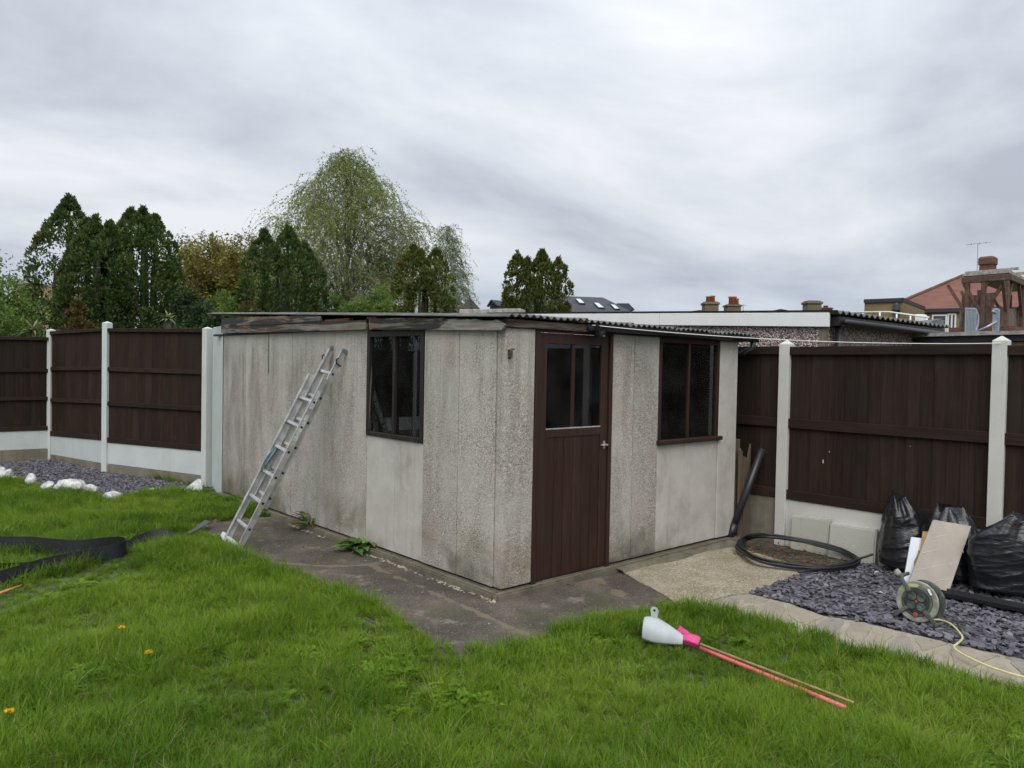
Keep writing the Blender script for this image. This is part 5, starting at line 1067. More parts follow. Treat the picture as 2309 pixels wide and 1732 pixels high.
# ================================================================== VEGETATION BEYOND THE FENCES
def conifer(spires, d, label, mat='conifer', dens=1., dry=.12, seed=0, zb=-.1, size=(.075, .135), cat='tree'):
    """spires: (tip x, tip y, half-width px) in survey pixels of the tip; grown from the ground up"""
    rs = np.random.default_rng(seed); sp = []
    for tx, ty, hw in (spires if d else []):
        tip = D(tx, ty, d+rs.normal(0, .25)); sp.append((tip[0], tip[1], tip[2], 1.18*hw*d/CF))
    if not d: sp = list(spires)
    c = np.mean([s[:2] for s in sp], 0); T = thing('conifer', label, cat, (c[0], c[1], zb), 'dense conifers beyond the fence')
    tw = max(s[2] for s in sp)
    MB().tube([(c[0], c[1], zb), (c[0], c[1], zb+(tw-zb)*.5), (c[0]+.02, c[1], tw-.6)], [.17, .11, .03], 7).build('trunk', 'bark', T, True)
    Vs, Qs, tn, dr = [], [], [], []; k = 0
    prof = lambda t: np.interp(t, [0, .2, .5, 1.0, 1.6, 2.6], [.02, .13, .32, .66, .90, 1])   # t: distance below the tip in radii
    # per spire: clumps, leading shoot, and a smooth core added to block light
    for x, y, zt, rad in sp:
        H = zt-zb; vz = 1.5; nc = int(rad*(zt-vz)*4.2*24*dens); z_ = np.where(rs.random(nc) < .9, vz+(zt-vz)*rs.random(nc)**.9, zb+(vz-zb)*rs.random(nc)); h = (z_-zb)/H; az = rs.uniform(0, 6.28, nc)
        lump = .88+.24*vnoise(az*1.6+seed, h*7, 1.6, seed+1)
        r = rad*prof((zt-z_)/rad)*lump; cx, cy, cz = x+r*np.cos(az), y+r*np.sin(az), z_
        ok = np.ones(nc, bool)
        for x2, y2, zt2, r2 in sp:
            if (x2, y2) == (x, y): continue
            ins = np.hypot(cx-x2, cy-y2) < r2*prof((zt2-cz)/r2)*.70; ok &= ~(ins & (cz < zt2))
        toc = (CP[0]-x)*np.cos(az)+(CP[1]-y)*np.sin(az); ok &= (toc > -.35*np.hypot(CP[0]-x, CP[1]-y)) | (rs.random(nc) < .35)
        cx, cy, cz, az, h, r = [a[ok] for a in (cx, cy, cz, az, h, r)]; nc = len(cx)
        cr = np.clip(.24*rad*np.clip(prof((zt-cz)/rad)*1.25, .35, 1), .08, .30)*rs.uniform(.7, 1.3, nc); nl = 46
        out = np.stack([np.cos(az), np.sin(az), np.full(nc, .55)], 1)
        dirs = unit(rs.normal(size=(nc, nl, 3))+out[:, None]*.9); rr = cr[:, None, None]*rs.uniform(.68, 1.06, (nc, nl, 1))
        P = np.stack([cx, cy, cz], 1)[:, None]-out[:, None]*cr[:, None, None]*.55+dirs*rr*np.array([1, 1, 1.15])
        gd = unit(dirs*.8+np.array([0, 0, .75])+rs.normal(0, .35, (nc, nl, 3)))
        P = P.reshape(-1, 3); gd = gd.reshape(-1, 3); n = len(P); v, q = leaves_mesh(P, gd, rs.uniform(*size, n), rs.uniform(.036, .062, n)); Vs.append(v); Qs.append(q+k); k += len(v)
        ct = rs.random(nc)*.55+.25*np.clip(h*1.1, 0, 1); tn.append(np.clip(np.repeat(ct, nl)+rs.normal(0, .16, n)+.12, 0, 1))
        dn = vnoise(az*2+seed*3, h*6, 1.1, seed+5)+.25*(rs.random(nc)-.5); dr.append(np.clip(np.repeat(np.clip((dn-(1-dry*2.1))*5, 0, 1), nl)*rs.uniform(.5, 1, n), 0, 1))
        # feathery leading shoot
        m = 60; t = rs.random(m); P = np.c_[x+rs.normal(0, .02, m)+.0*t, y+rs.normal(0, .02, m), zt-.45+.5*t]; P[:, :2] += rs.normal(0, 1, (m, 2))*(.10*(1-t))[:, None]
        v, q = leaves_mesh(P, unit(np.c_[rs.normal(0, .4, (m, 2)), np.ones(m)]), rs.uniform(.08, .16, m), .045); Vs.append(v); Qs.append(q+k); k += len(v); tn.append(rs.uniform(.4, .9, m)); dr.append(np.zeros(m))
        # added light-blocking core, a smooth cone in the leaf material
        hs = np.linspace(0, .96, 9); nb = 10; core = []
        for hh in hs:
            for b in range(nb): q_ = 6.283*b/nb; rr_ = rad*.10*float(prof((1-hh)*H/rad)); core.append((x+rr_*math.cos(q_), y+rr_*math.sin(q_), zb+H*hh))
        Vs.append(np.array(core)); Qs.append(np.array([(k+i*nb+b, k+i*nb+(b+1) % nb, k+(i+1)*nb+(b+1) % nb, k+(i+1)*nb+b) for i in range(8) for b in range(nb)])); k += len(core); tn.append(np.full(80, .25)); dr.append(np.zeros(80))
    np_mesh('crown', np.concatenate(Vs), np.concatenate(Qs), mat, T, {'tint': ('FACE', np.concatenate(tn)), 'dry': ('FACE', np.concatenate(dr))})
    return T
k_ = lambda *a: [(x*K, y*K, w*K) for x, y, w in a]
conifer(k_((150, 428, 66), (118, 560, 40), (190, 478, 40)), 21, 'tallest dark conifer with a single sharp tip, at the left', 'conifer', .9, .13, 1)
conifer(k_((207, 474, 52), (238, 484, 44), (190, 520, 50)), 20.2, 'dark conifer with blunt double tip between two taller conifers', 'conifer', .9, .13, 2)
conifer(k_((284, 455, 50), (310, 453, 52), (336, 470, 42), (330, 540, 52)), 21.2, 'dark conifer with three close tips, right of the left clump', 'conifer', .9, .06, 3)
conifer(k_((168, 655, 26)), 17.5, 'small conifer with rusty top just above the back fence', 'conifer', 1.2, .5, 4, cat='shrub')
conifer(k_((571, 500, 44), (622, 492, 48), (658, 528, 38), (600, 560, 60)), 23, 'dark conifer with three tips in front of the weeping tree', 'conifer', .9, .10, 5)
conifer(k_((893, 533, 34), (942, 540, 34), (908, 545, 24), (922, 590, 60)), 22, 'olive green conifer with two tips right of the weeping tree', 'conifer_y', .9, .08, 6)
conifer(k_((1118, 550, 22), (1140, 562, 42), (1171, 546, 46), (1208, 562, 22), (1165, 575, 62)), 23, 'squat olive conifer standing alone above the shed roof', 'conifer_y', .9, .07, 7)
conifer([(-8.6, 16.5, 6.2, 1.5), (-9.8, 16.2, 5.4, 1.3)], None, 'dark conifer beyond the left edge, behind the back fence', 'conifer', .5, .1, 8)
conifer([(-6.4, 15.5, 5.2, 1.2), (-7.2, 15.4, 5.8, 1.2)], None, 'second dark conifer beyond the left edge, nearer the frame', 'conifer', .5, .1, 9)
def branch(P, L, d, r, n=5, bend=.25, rs=None, up=.0):
    pts = [np.array(P, float)]; d = np.array(d, float)
    for i in range(n): d = unit(d+rs.normal(0, bend, 3)*.5+np.array([0, 0, up])); pts.append(pts[-1]+d*L/n)
    return pts, [r*(1-.75*i/n) for i in range(n+1)]
def weeping(tipx, tipy, d, wpx, label, mat, seed, nl, strand, hang, zb=-.1, group=None, leaf=(.05, .09), env=None, barep=.2, lps=16):
    rs = np.random.default_rng(seed); top = D(tipx, tipy, d); x0, y0 = top[0], top[1]; H = top[2]-zb; Rm = wpx*d/CF
    T = thing('weeping_tree', label, 'tree', (x0, y0, zb), group)
    tr = [(x0+rs.normal(0, .03*i), y0+rs.normal(0, .03*i), zb+H*t) for i, t in enumerate((0, .2, .4, .55, .7, .85, .93))]
    wood = MB().tube(tr, [.16*H/9, .13*H/9, .10*H/9, .075*H/9, .045*H/9, .02*H/9, .006], 8)
    ez, er = zip(*(env or [(.15, .75), (.35, .88), (.55, 1.), (.68, .96), (.78, .74), (.88, .44), (.95, .2), (1., .03)]))
    C, Dr, tn, twig = [], [], [], []; right = _ri[:2]/np.linalg.norm(_ri[:2])
    for i in range(nl):
        f = .36+.63*((i+rs.random())/nl)**.9; az = i*2.4+rs.normal(0, .35); dd = np.array([math.cos(az), math.sin(az)]); side = float(dd@right)
        r = Rm*np.interp(f, ez, er)*rs.uniform(.62, 1.06)*(1+.10*vnoise(az*2, f*5, 1.3, seed)); zt_ = zb+H*f; e = np.array([x0+dd[0]*r, y0+dd[1]*r, zt_]); zs_ = max(zb+H*.10, min(zb+H*.9, zt_-r*rs.uniform(.9, 1.35)-.3)); p = np.array([x0, y0, zs_])
        n = 8; pts = []
        for s_ in range(n+1): q = s_/n; pts.append(p+(e-p)*np.array([q, q, 1-(1-q)**1.9])+rs.normal(0, .05, 3)*(q > 0))
        wood.tube(pts, [max(.005, .021*H/9*(1-q/(n+1))**1.1*min(1, .4+r/Rm)) for q in range(n+1)], 5, False)
        bare = (side < -.3 and f > .55 and rs.random() < barep*2.2) or rs.random() < barep*.3; base0 = rs.random()
        for s_ in range(int(strand*(.45+.7*r/Rm))):
            q = n*rs.uniform(.18, 1)**.8; a = min(int(q), n-1); b = pts[a]+(pts[a+1]-pts[a])*(q-a); st = b+rs.normal(0, .22, 3)*np.array([1, 1, .6])*(.6+.5*r/Rm); st[2] = min(st[2], zb+H*1.0)
            l = hang*rs.uniform(.30, 1.0)*(.35+.75*min(1, r/Rm+.25*(1-f))); l = min(l, max(.3, st[2]-zb-.5)); m = 7; pp = [st]; dv = unit(np.array([dd[0]*.7+rs.normal(0, .35), dd[1]*.7+rs.normal(0, .35), .45]))
            twig.append((b, b+(st-b)*.5+np.array([0, 0, .05]), st))
            for j_ in range(m): dv = unit(dv+np.array([rs.normal(0, .12), rs.normal(0, .12), -.40])); pp.append(pp[-1]+dv*l/m)
            twig.append(pp); nlv = int(l*(lps*.3 if bare else lps))+2; u = rs.uniform(.05, 1, nlv)*m; ai = np.minimum(u.astype(int), m-1); A = np.array(pp); cpt = A[ai]+(A[ai+1]-A[ai])*(u-ai)[:, None]
            C.append(cpt+rs.normal(0, .03, (nlv, 3))); Dr.append(unit((A[ai+1]-A[ai])/(l/m)*.8+rs.normal(0, .5, (nlv, 3)))); tn.append(np.clip(base0*.45+rs.random()*.35+rs.normal(.1, .12, nlv), 0, 1))
    wood.build('trunk', 'birch_bark', T, True)
    tv, tq = [], []; kk = 0
    for pp in twig:
        A = np.array(pp); s_ = unit(np.cross(A[-1]-A[0]+rs.normal(0, .1, 3), rs.normal(size=3)))*.0045
        for j_ in range(len(A)): tv += [A[j_]-s_, A[j_]+s_]
        for j_ in range(len(A)-1): tq.append((kk+2*j_, kk+2*j_+1, kk+2*j_+3, kk+2*j_+2))
        kk += 2*len(A)
    np_mesh('twigs', np.array(tv), tq, 'twig', T)
    C = np.concatenate(C); n = len(C); v, q = leaves_mesh(C, np.concatenate(Dr), rs.uniform(*leaf, n), rs.uniform(leaf[0]*.45, leaf[1]*.45, n))
    np_mesh('crown', v, q, mat, T, {'tint': ('FACE', np.concatenate(tn))}); print(label, n)
weeping(750*K, 318*K, 32, 168*K, 'tall weeping tree with trailing yellow green branches', 'weep', 11, 130, 37, 2.3, leaf=(.06, .115), lps=19)
weeping(966*K, 482*K, 36, 44*K, 'slender pale green birch behind the olive conifer', 'birch', 12, 50, 40, 1.1, leaf=(.05, .095), lps=22)
def leafy(cx, cy, d, rx, h, label, mat, seed, nb=9, lev=3, leaves=26, spread=.5, zb=-.1, leafs=(.06, .11), trunk_r=.14, name='broadleaf_tree', cat='tree', start=.25, bare=0.):
    """cx, cy: crown top in survey pixels; rx: half width in metres"""
    rs = np.random.default_rng(seed); top = D(cx, cy, d); x0, y0 = top[0], top[1]; H = top[2]-zb; T = thing(name, label, cat, (x0, y0, zb)); wood = MB()
    wood.tube([(x0, y0, zb), (x0+.05, y0, zb+H*start), (x0, y0+.05, zb+H*.6)], [trunk_r, trunk_r*.8, trunk_r*.4], 7)
    C, Dv, tn = [], [], []
    def grow(p, dr_, L, r, l):
        pts, rr = branch(p, L, dr_, r, 4, .5, rs, .03); wood.tube(pts, rr, 5 if l > 1 else 4, False)
        e = pts[-1]
        if l == 0 or l == 1:
            for b in (pts[2], pts[3], e):
                n = int(leaves*rs.uniform(.4, 1.3)); c = b+rs.normal(0, L*.24, (n, 3)); C.append(c); Dv.append(unit(rs.normal(size=(n, 3))+np.array([0, 0, .3]))); t = rs.random(); tn.append(np.clip(t*.7+rs.normal(.15, .15, n), 0, 1))
        if l > 0:
            for _ in range(rs.integers(3, 5)):
                grow(pts[rs.integers(2, 5)], unit(np.array(pts[-1]-pts[-2])*1.0/(L/4)+rs.normal(0, spread*1.4, 3)), L*rs.uniform(.55, .78), r*.5, l-1)
    for i in range(nb):
        az = i*2.4+rs.normal(0, .3); t = start+(.75-start)*i/nb; el = rs.uniform(.15, .9)+.5*t; L = math.hypot(rx, H*(1-t))*.36
        grow((x0, y0, zb+H*t*.9), np.array([math.cos(az)*math.cos(el)*rx/(H*.5), math.sin(az)*math.cos(el)*rx/(H*.5), math.sin(el)]), L, trunk_r*.5, lev-1)
    wood.build('trunk', 'bark', T, True); C = np.concatenate(C); D_ = np.concatenate(Dv); tt = np.concatenate(tn)
    f = np.clip(np.maximum(np.hypot(C[:, 0]-x0, C[:, 1]-y0)/rx, (C[:, 2]-zb)/(H*1.01)), 0, 9); ok = f < 1.03; C, D_, tt = C[ok], D_[ok], tt[ok]
    n = len(C); v, q = leaves_mesh(C, D_, rs.uniform(*leafs, n), rs.uniform(leafs[0]*.5, leafs[1]*.6, n)); np_mesh('crown', v, q, mat, T, {'tint': ('FACE', tt)}); print(label, n)
leafy(475*K, 492*K, 36, 3.6, 0, 'bronze leaved spreading tree between the dark conifers', 'oak', 21, 34, 3, 30, .6, leafs=(.10, .17), trunk_r=.22)
leafy(548*K, 497*K, 38, 2.8, 0, 'second bronze leaved tree behind the middle conifer', 'oak', 22, 26, 3, 28, .6, leafs=(.10, .17), trunk_r=.18)
def bush(cx, cy, d, w, label, mat, seed, n=5000, leafs=(.06, .12), zb=-.1, up=.2, name='bush', squash=1.):
    rs = np.random.default_rng(seed); top = D(cx, cy, d); x0, y0 = top[0], top[1]; H = top[2]-zb; T = thing(name, label, 'shrub', (x0, y0, zb)); wood = MB()
    nc = 46; az = rs.uniform(0, 6.28, nc); h = rs.random(nc)**.8; rr = w*np.sqrt(np.maximum(.08, 1-(h*1.05-.15)**2))*rs.uniform(.35, .95, nc); cc = np.c_[x0+rr*np.cos(az), y0+rr*np.sin(az), zb+H*(.06+.86*h)]
    for c in cc[::3]: wood.tube([(x0+rs.normal(0, .1), y0+rs.normal(0, .1), zb), (x0+(c[0]-x0)*.5, y0+(c[1]-y0)*.5, zb+(c[2]-zb)*.6), c], [.03, .02, .006], 5, False)
    wood.build('stems', 'bark', T, True); m = n//nc; cr = rs.uniform(.16, .34, nc)*w*1.1
    dirs = unit(rs.normal(size=(nc, m, 3))); P = (cc[:, None]+dirs*(cr[:, None, None]*rs.uniform(.35, 1.05, (nc, m, 1)))).reshape(-1, 3); dd = unit(dirs.reshape(-1, 3)+np.array([0, 0, up])+rs.normal(0, .5, (nc*m, 3)))
    tt = np.clip(np.repeat(rs.random(nc)*.7, m)+rs.normal(.15, .15, nc*m), 0, 1); v, q = leaves_mesh(P, dd, rs.uniform(*leafs, nc*m), rs.uniform(leafs[0]*.4, leafs[1]*.5, nc*m)); np_mesh('crown', v, q, mat, T, {'tint': ('FACE', tt)})
bush(400*K, 608*K, 19.5, .55, 'dark evergreen shrub right of the left conifers', 'bush_d', 31, 9000)
bush(430*K, 640*K, 18.5, .6, 'very dark low shrub above the fence end', 'bush_d', 32, 8000)
bush(470*K, 618*K, 25, .9, 'bright green shrub left of the middle conifer', 'bush', 33, 9000)
bush(505*K, 632*K, 24, .7, 'fresh green shrub touching the middle conifer', 'bush', 34, 7000)
bush(725*K, 612*K, 27, .85, 'yellow green shrub under the weeping tree, left one', 'bush', 35, 9000)
bush(775*K, 628*K, 26, .8, 'yellow green shrub under the weeping tree, middle one', 'bush', 36, 8000)
bush(828*K, 600*K, 27, .85, 'yellow green shrub under the weeping tree, right one', 'bush', 37, 9000)
bush(460*K, 655*K, 14.5, .40, 'small shrub right behind the shed corner', 'bush_d', 41, 4500)
bush(0*K, 500*K, 15, .75, 'airy grey green willow shrub at the left edge', 'willow', 38, 3000, (.06, .11), up=-.1)
bush(-8*K, 590*K, 14.5, 1.0, 'dense soft green shrub at the left edge above the fence', 'bush', 39, 12000, (.05, .09))
bush(42*K, 628*K, 15, .75, 'low bright green shrub between the left edge and the conifers', 'bush', 40, 8000, (.05, .09))
def sword_plant(cx, cy, d, n, L, label, seed):
    rs = np.random.default_rng(seed); c = D(cx, cy, d); T = thing('sword_leaved_plant', label, 'plant', (c[0], c[1], -.1), 'sword leaved plants behind the back fence'); MB().tube([(c[0], c[1], -.1), (c[0], c[1], c[2]-L*.2)], [.06, .05], 7).build('stem', 'bark', T, True)
    V, Q, tn = [], [], []
    for i in range(n):
        az = rs.uniform(0, 6.28); el = rs.uniform(-.1, 1.3); k = len(V); dd = np.array([math.cos(az), math.sin(az)]); s_ = np.array([-dd[1], dd[0], 0])*.022
        for j in range(5):
            t = j/4; e = el-.9*t*t; p = np.array([c[0], c[1], c[2]-L*.2])+np.array([*(dd*L*t*math.cos(el)), L*t*math.sin(el)-.35*L*t*t]); V += [p-s_*(1-t**2), p+s_*(1-t**2)]
        for j in range(4): Q.append((k+2*j, k+2*j+1, k+2*j+3, k+2*j+2)); tn.append(rs.random())
    np_mesh('leaves', np.array(V), Q, 'yucca', T, {'tint': ('FACE', tn)})
sword_plant(72*K, 704*K, 14.2, 34, .42, 'pale sword leaved plant showing over the fence left of the corner post', 51)
sword_plant(364*K, 682*K, 13.5, 22, .30, 'sword leaved plant in the shade behind the shed-side fence panel', 52)
# ================================================================== BUILDINGS
def quadbox(name, mat, par, P, h0, h1, bevel=0): return MB().hexa([(*p, h0) for p in P], [(*p, h1) for p in P]).build(name, mat, par, bevel=bevel)
# neighbour's garage straight behind the right fence
GX, GY = 4.1, -.5; GW, GL = 3.0, 7.5; zt = lambda y: 2.325+.0355*(y-GY)
NG = thing('neighbour_garage', 'pebbledashed garage with long white fascia behind the right fence', 'garage', (GX+1.5, GY+3.5, G0))
MB().hexa([(GX, GY+.02, G0), (GX+.08, GY+.02, G0), (GX+.08, GY+GL, G0), (GX, GY+GL, G0)], [(GX, GY+.02, zt(GY)-.06), (GX+.08, GY+.02, zt(GY)-.06), (GX+.08, GY+GL, zt(GY+GL)-.06), (GX, GY+GL, zt(GY+GL)-.06)]).build('side_wall', 'pebble', NG)
MB().box(GX+.24, GX+2.35, GY+.05, GY+.13, G0, 2.25).build('front_wall', 'pebble', NG)
MB().box(GX-.012, GX+.03, GY+.012, GY+.09, G0, 2.2).build('corner_trim', 'raw_board', NG); MB().box(GX+.08, GX+.24, GY+.06, GY+.12, G0, 2.25).build('front_jamb', 'pebble', NG)
ye = [GY-.03, 1.68, 4.1, GY+GL]
for a, b in zip(ye[:-1], ye[1:]): MB().hexa([(GX-.05, a+.002, zt(a)-.15), (GX-.02, a+.002, zt(a)-.15), (GX-.02, b-.002, zt(b)-.15), (GX-.05, b-.002, zt(b)-.15)], [(GX-.05, a+.002, zt(a)), (GX-.02, a+.002, zt(a)), (GX-.02, b-.002, zt(b)), (GX-.05, b-.002, zt(b))]).build('fascia_board', 'upvc', NG, bevel=.004)
MB().tube([(GX+.13, GY-.06, G0), (GX+.13, GY-.06, 2.24)], .045, 12).build('downpipe', 'pipe', NG, True)
xs = np.arange(GX-.05, GX+GW+.16, PIT/6); V = []; F = []; m = len(xs)
for y, dz_ in ((GY-.12, 0), (GY+GL, 0), (GY-.12, -.012), (GY+GL, -.012)):
    for x in xs: V.append((x, y, zt(y)+.012+.016*math.cos(2*math.pi*x/PIT/1.9)+dz_-.035*(x-GX)/GW*0))
for i in range(m-1): F += [(i, i+1, m+i+1, m+i), (2*m+i, i, i+1, 2*m+i+1)[::1], (3*m+i, 3*m+i+1, 2*m+i+1, 2*m+i)]
MB().add(V, F).build('roof_sheet', 'sheet', NG)
MB().box(GX+.02, GX+2.95, GY-.10, GY+.0, 2.19, 2.285).build('front_beam', 'dark_frame', NG); MB().tube([(GX+.05, GY-.15, 2.225), (GX+GW+.2, GY-.15, 2.215)], .032, 12).build('gutter', 'gutter', NG, True)
MB().box(GX+2.35, GX+2.95, GY+.08, GY+.16, G0, 2.2).build('side_door', 'raw_board', NG)
# low flat roof and dark capping further right
q = D(2090, 762, 10.2); LR = thing('flat_roof_shed', 'low flat roofed outbuilding just above the fence on the right', 'outbuilding', (q[0]+1.5, q[1], G0))
a, b = D(2075, 768, 9.6), D(2309, 775, 8.6); u2 = unit((b-a)[:2]); n2 = np.array([-u2[1], u2[0]]); n2 = n2 if n2@_fw[:2] > 0 else -n2; a, b = a[:2], b[:2]+u2*1.5
quadbox('wall', 'yellow_brick', LR, [a, b, b+n2*3, a+n2*3], G0, D(2100, 775, 9.6)[2]); z_ = D(2100, 768, 9.6)[2]
quadbox('dark_edge', 'lead', LR, [a-n2*.05, b-n2*.05, b+n2*3.05, a+n2*3.05], z_-.03, z_+.04); quadbox('roof_capping', 'weath', LR, [a-n2*.10-u2*.1, b-n2*.1, b+n2*3.1, a+n2*3.1-u2*.1], z_+.042, z_+.085)
# yellow brick flat-roofed block
d0 = 27.; def_ = lambda x, y, d=d0: D(x, y, d)
YB = thing('yellow_brick_block', 'small yellow brick block with dark flat roof edge behind the garage', 'building', (*def_(2030, 700)[:2], G0))
A, B = def_(1949, 700, 27)[:2], def_(2036, 700, 26.2)[:2]; Cc = def_(2085, 700, 29.5)[:2]; Dd = A+(Cc-B); zt_ = def_(1990, 682, 26.6)[2]
quadbox('wall', 'yellow_brick', YB, [A, B, Cc, Dd], G0, zt_); e_ = lambda p: (A+B+Cc+Dd)/4+(p-(A+B+Cc+Dd)/4)*1.03
quadbox('roof_edge', 'lead', YB, [e_(A), e_(B), e_(Cc), e_(Dd)], zt_+.002, zt_+.13)
uu = unit(B-A); nn2 = np.array([uu[1], -uu[0]]); nn2 = nn2 if nn2@(-_fw[:2]) > 0 else -nn2
pb = A+(B-A)*.85+nn2*.09; MB().tube([(*pb, 1.5), (*pb, zt_-.25)], .07, 8).build('soil_pipe', 'lead', YB, True); MB().lathe([(.12, 0), (.14, .05), (.09, .10), (.11, .2), (.05, .3)], (*pb, zt_-.33), 10).build('pipe_cowl', 'lead', YB, True)
wz = def_(2000, 716, 26.5)[2]
def window_on(par, A_, B_, t0, t1, z0, z1, name='window', split=(), out=.04):
    u_ = unit(B_-A_); n_ = np.array([u_[1], -u_[0]]); n_ = n_ if n_@(CP[:2]-A_) > 0 else -n_; L_ = np.linalg.norm(B_-A_); P = lambda t, f: A_+u_*L_*t+n_*f; w_ = .055/L_
    m_ = MB()
    def rect(ta, tb, za, zb_): q_ = [P(ta, -.02), P(tb, -.02), P(tb, out), P(ta, out)]; m_.hexa([(*p, za) for p in q_], [(*p, zb_) for p in q_])
    rect(t0, t1, z1-.06, z1); rect(t0, t1, z0, z0+.06); rect(t0, t0+w_, z0+.06, z1-.06); rect(t1-w_, t1, z0+.06, z1-.06)
    for sp_ in split: rect(t0+(t1-t0)*sp_-w_/2, t0+(t1-t0)*sp_+w_/2, z0+.06, z1-.06)
    f_ = m_.build(name, 'white', par); q_ = [P(t0, out*.3), P(t1, out*.3), P(t1, out*.45), P(t0, out*.45)]; MB().hexa([(*p, z0+.01) for p in q_], [(*p, z1-.01) for p in q_]).build('pane', 'far_glass', f_); return f_
window_on(YB, A, B, .42, .78, wz-1.1, wz-.02)
sh_ = D(1943, 690, 30); 
# red tiled house
RH = thing('red_roofed_house', 'house with large red tiled roof, chimney and yellow brick wall at the right', 'house', (*D(2180, 720, 34)[:2], G0))
e0, e1 = D(2010, 695, 31), D(2400, 690, 28); ez = D(2090, 697, 30.4)[2]; Ae, Be = e0[:2], e1[:2]; ue = unit(Be-Ae); ne = np.array([-ue[1], ue[0]]); ne = ne if ne@_fw[:2] > 0 else -ne
r0 = D(2172, 622, 34); rz = r0[2]; r0 = r0[:2]; r1 = Be+ue*4+ne*((r0-Ae)@ne); hl = D(2030, 680, 31.2)[:2]
L0 = Ae-ue*.3; back = lambda p: p+ne*2*((r0-Ae)@ne)
rf = MB().add([(*L0, ez), (*(Be+ue*4), ez), (*r1, rz), (*r0, rz), (*back(L0), ez), (*back(Be+ue*4), ez)], [(0, 1, 2, 3), (4, 0, 3), (5, 4, 3, 2)]); 
rf_o = rf.build('roof', 'red_tile', RH)
MB().tube([(*L0, ez+.03), (*r0, rz+.03), (*r1, rz+.03)], .07, 6).build('ridge_tiles', 'red_brick', RH)
quadbox('wall', 'yellow_brick', RH, [Ae, Be+ue*4, back(Be+ue*4), back(Ae)], G0, ez-.16); quadbox('gutter_board', 'lead', RH, [Ae-ne*.12, Be-ne*.12, Be+ne*.2, Ae+ne*.2], ez-.155, ez-.005)
tt = lambda px: ((D(px, 720, 30.2)[:2]-Ae)@ue)/np.linalg.norm(Be-Ae)
window_on(RH, Ae, Be, tt(2101), tt(2136), D(2120, 752, 30)[2], D(2120, 709, 30)[2], 'window', ()); window_on(RH, Ae, Be, tt(2137), tt(2157), D(2120, 760, 30)[2]-.3, D(2120, 707, 30)[2], 'window', (.5,))
cz0, cz1 = D(2220, 612, 35)[2], D(2220, 590, 35)[2]; c_ = r0+ue*.92+ne*.1; hw = .37
MB().box(c_[0]-hw*.72, c_[0]+hw*.72, c_[1]-hw*.72, c_[1]+hw*.72, rz-.8, cz1-.40).build('chimney', 'red_brick', RH, bevel=.02); MB().box(c_[0]-hw*.85, c_[0]+hw*.85, c_[1]-hw*.85, c_[1]+hw*.85, cz1-.42, cz1).build('chimney_cap', 'red_brick', RH, bevel=.08)
am = c_-ue*.40; az1 = D(2205, 560, 35)[2]
MB().tube([(*am, cz0-.4), (*am, az1)], .014, 6).bar((*(am-ue*.45), az1-.02), (*(am+ue*.5), az1+.04), .02, .02).bar((*(am+ue*.3-ne*.3), az1+.02), (*(am+ue*.3+ne*.3), az1+.02), .015, .015).bar((*(am+ue*.05-ne*.3), az1), (*(am+ue*.05+ne*.3), az1), .015, .015).bar((*(am-ue*.25-ne*.25), az1), (*(am-ue*.25+ne*.25), az1), .015, .015).build('aerial', 'steel', RH)
# timber pergola and balcony in front of the red roof
PG = thing('timber_pergola', 'brown timber roof terrace shelter with braced posts at the far right', 'pergola', (*D(2240, 720, 22)[:2], G0))
dp = 22.; pz = D(2230, 634, dp)[2]; pa, pb_, pc = D(2170, 640, dp)[:2], D(2274, 640, dp-1.0)[:2], D(2330, 640, dp+1.5)[:2]; pd_ = pa+(pc-pb_)
floor_z = D(2230, 738, dp)[2]
for f0, f1 in ((pa, pb_), (pb_, pc+(pc-pb_)*.6)): MB().bar((*f0, pz), (*f1, pz), .13, .17).build('beam', 'pergola', PG, bevel=.01)
MB().hexa([(*(p), pz+.12) for p in (pa, pb_, pc+(pc-pb_)*.6, pd_+(pc-pb_)*.6)], [(*(p), pz+.20) for p in (pa, pb_, pc+(pc-pb_)*.6, pd_+(pc-pb_)*.6)]).build('roof_sheet', 'weath', PG)
for i in range(9):
    f = (i+.5)/9; p = pb_+(pc+(pc-pb_)*.6-pb_)*f; v = unit(pa-pb_); MB().bar((*(p-v*.18), pz+.25), (*(p+v*float(np.linalg.norm(pa-pb_))), pz+.25), .07, .07).build('rafter', 'white' if i % 2 else 'weath', PG)
posts = [pa+(pb_-pa)*.12, pa+(pb_-pa)*.48, pb_+(pa-pb_)*.03, pb_+(pc-pb_)*.55, pb_+(pc-pb_)*1.1, pa+(pd_-pa)*.6, pa+(pd_-pa)*1.2+(pb_-pa)*.35]
for i, p in enumerate(posts):
    MB().bar((*p, floor_z-.2), (*p, pz-.1), .115, .115, (0, 1, 0)).build('post', 'pergola', PG, bevel=.01); dr_ = unit(pb_-pa) if i < 2 or i > 4 else unit(pc-pb_)
    for s_ in (-1, 1): MB().bar((*p, pz-1.0), (*(p+dr_*s_*.55), pz-.1), .06, .08, (0, 1, 0)).build('brace', 'pergola', PG)
def screen(p, q, z0, z1, n, mat, gapf=.12):
    v = (q-p)/n
    for i in range(n): a_, b_ = p+v*(i+gapf/2), p+v*(i+1-gapf/2); MB().bar((*((a_+b_)/2), z0), (*((a_+b_)/2), z1), float(np.linalg.norm(b_-a_)), .02, (*unit(np.array([-v[1], v[0]])), 0)).build('screen_board', mat, PG)
zs1 = D(2185, 668, dp)[2]
screen(pa, pa+(pb_-pa)*.38, floor_z, zs1, 12, 'pergola'); screen(pa+(pb_-pa)*.40, pa+(pb_-pa)*.72, floor_z, D(2200, 665, dp)[2], 9, 'pergola', .3); screen(pb_+(pa-pb_)*.16, pc+(pc-pb_)*.5, D(2290, 738, dp)[2], D(2290, 697, dp)[2], 26, 'deck_board', .06)
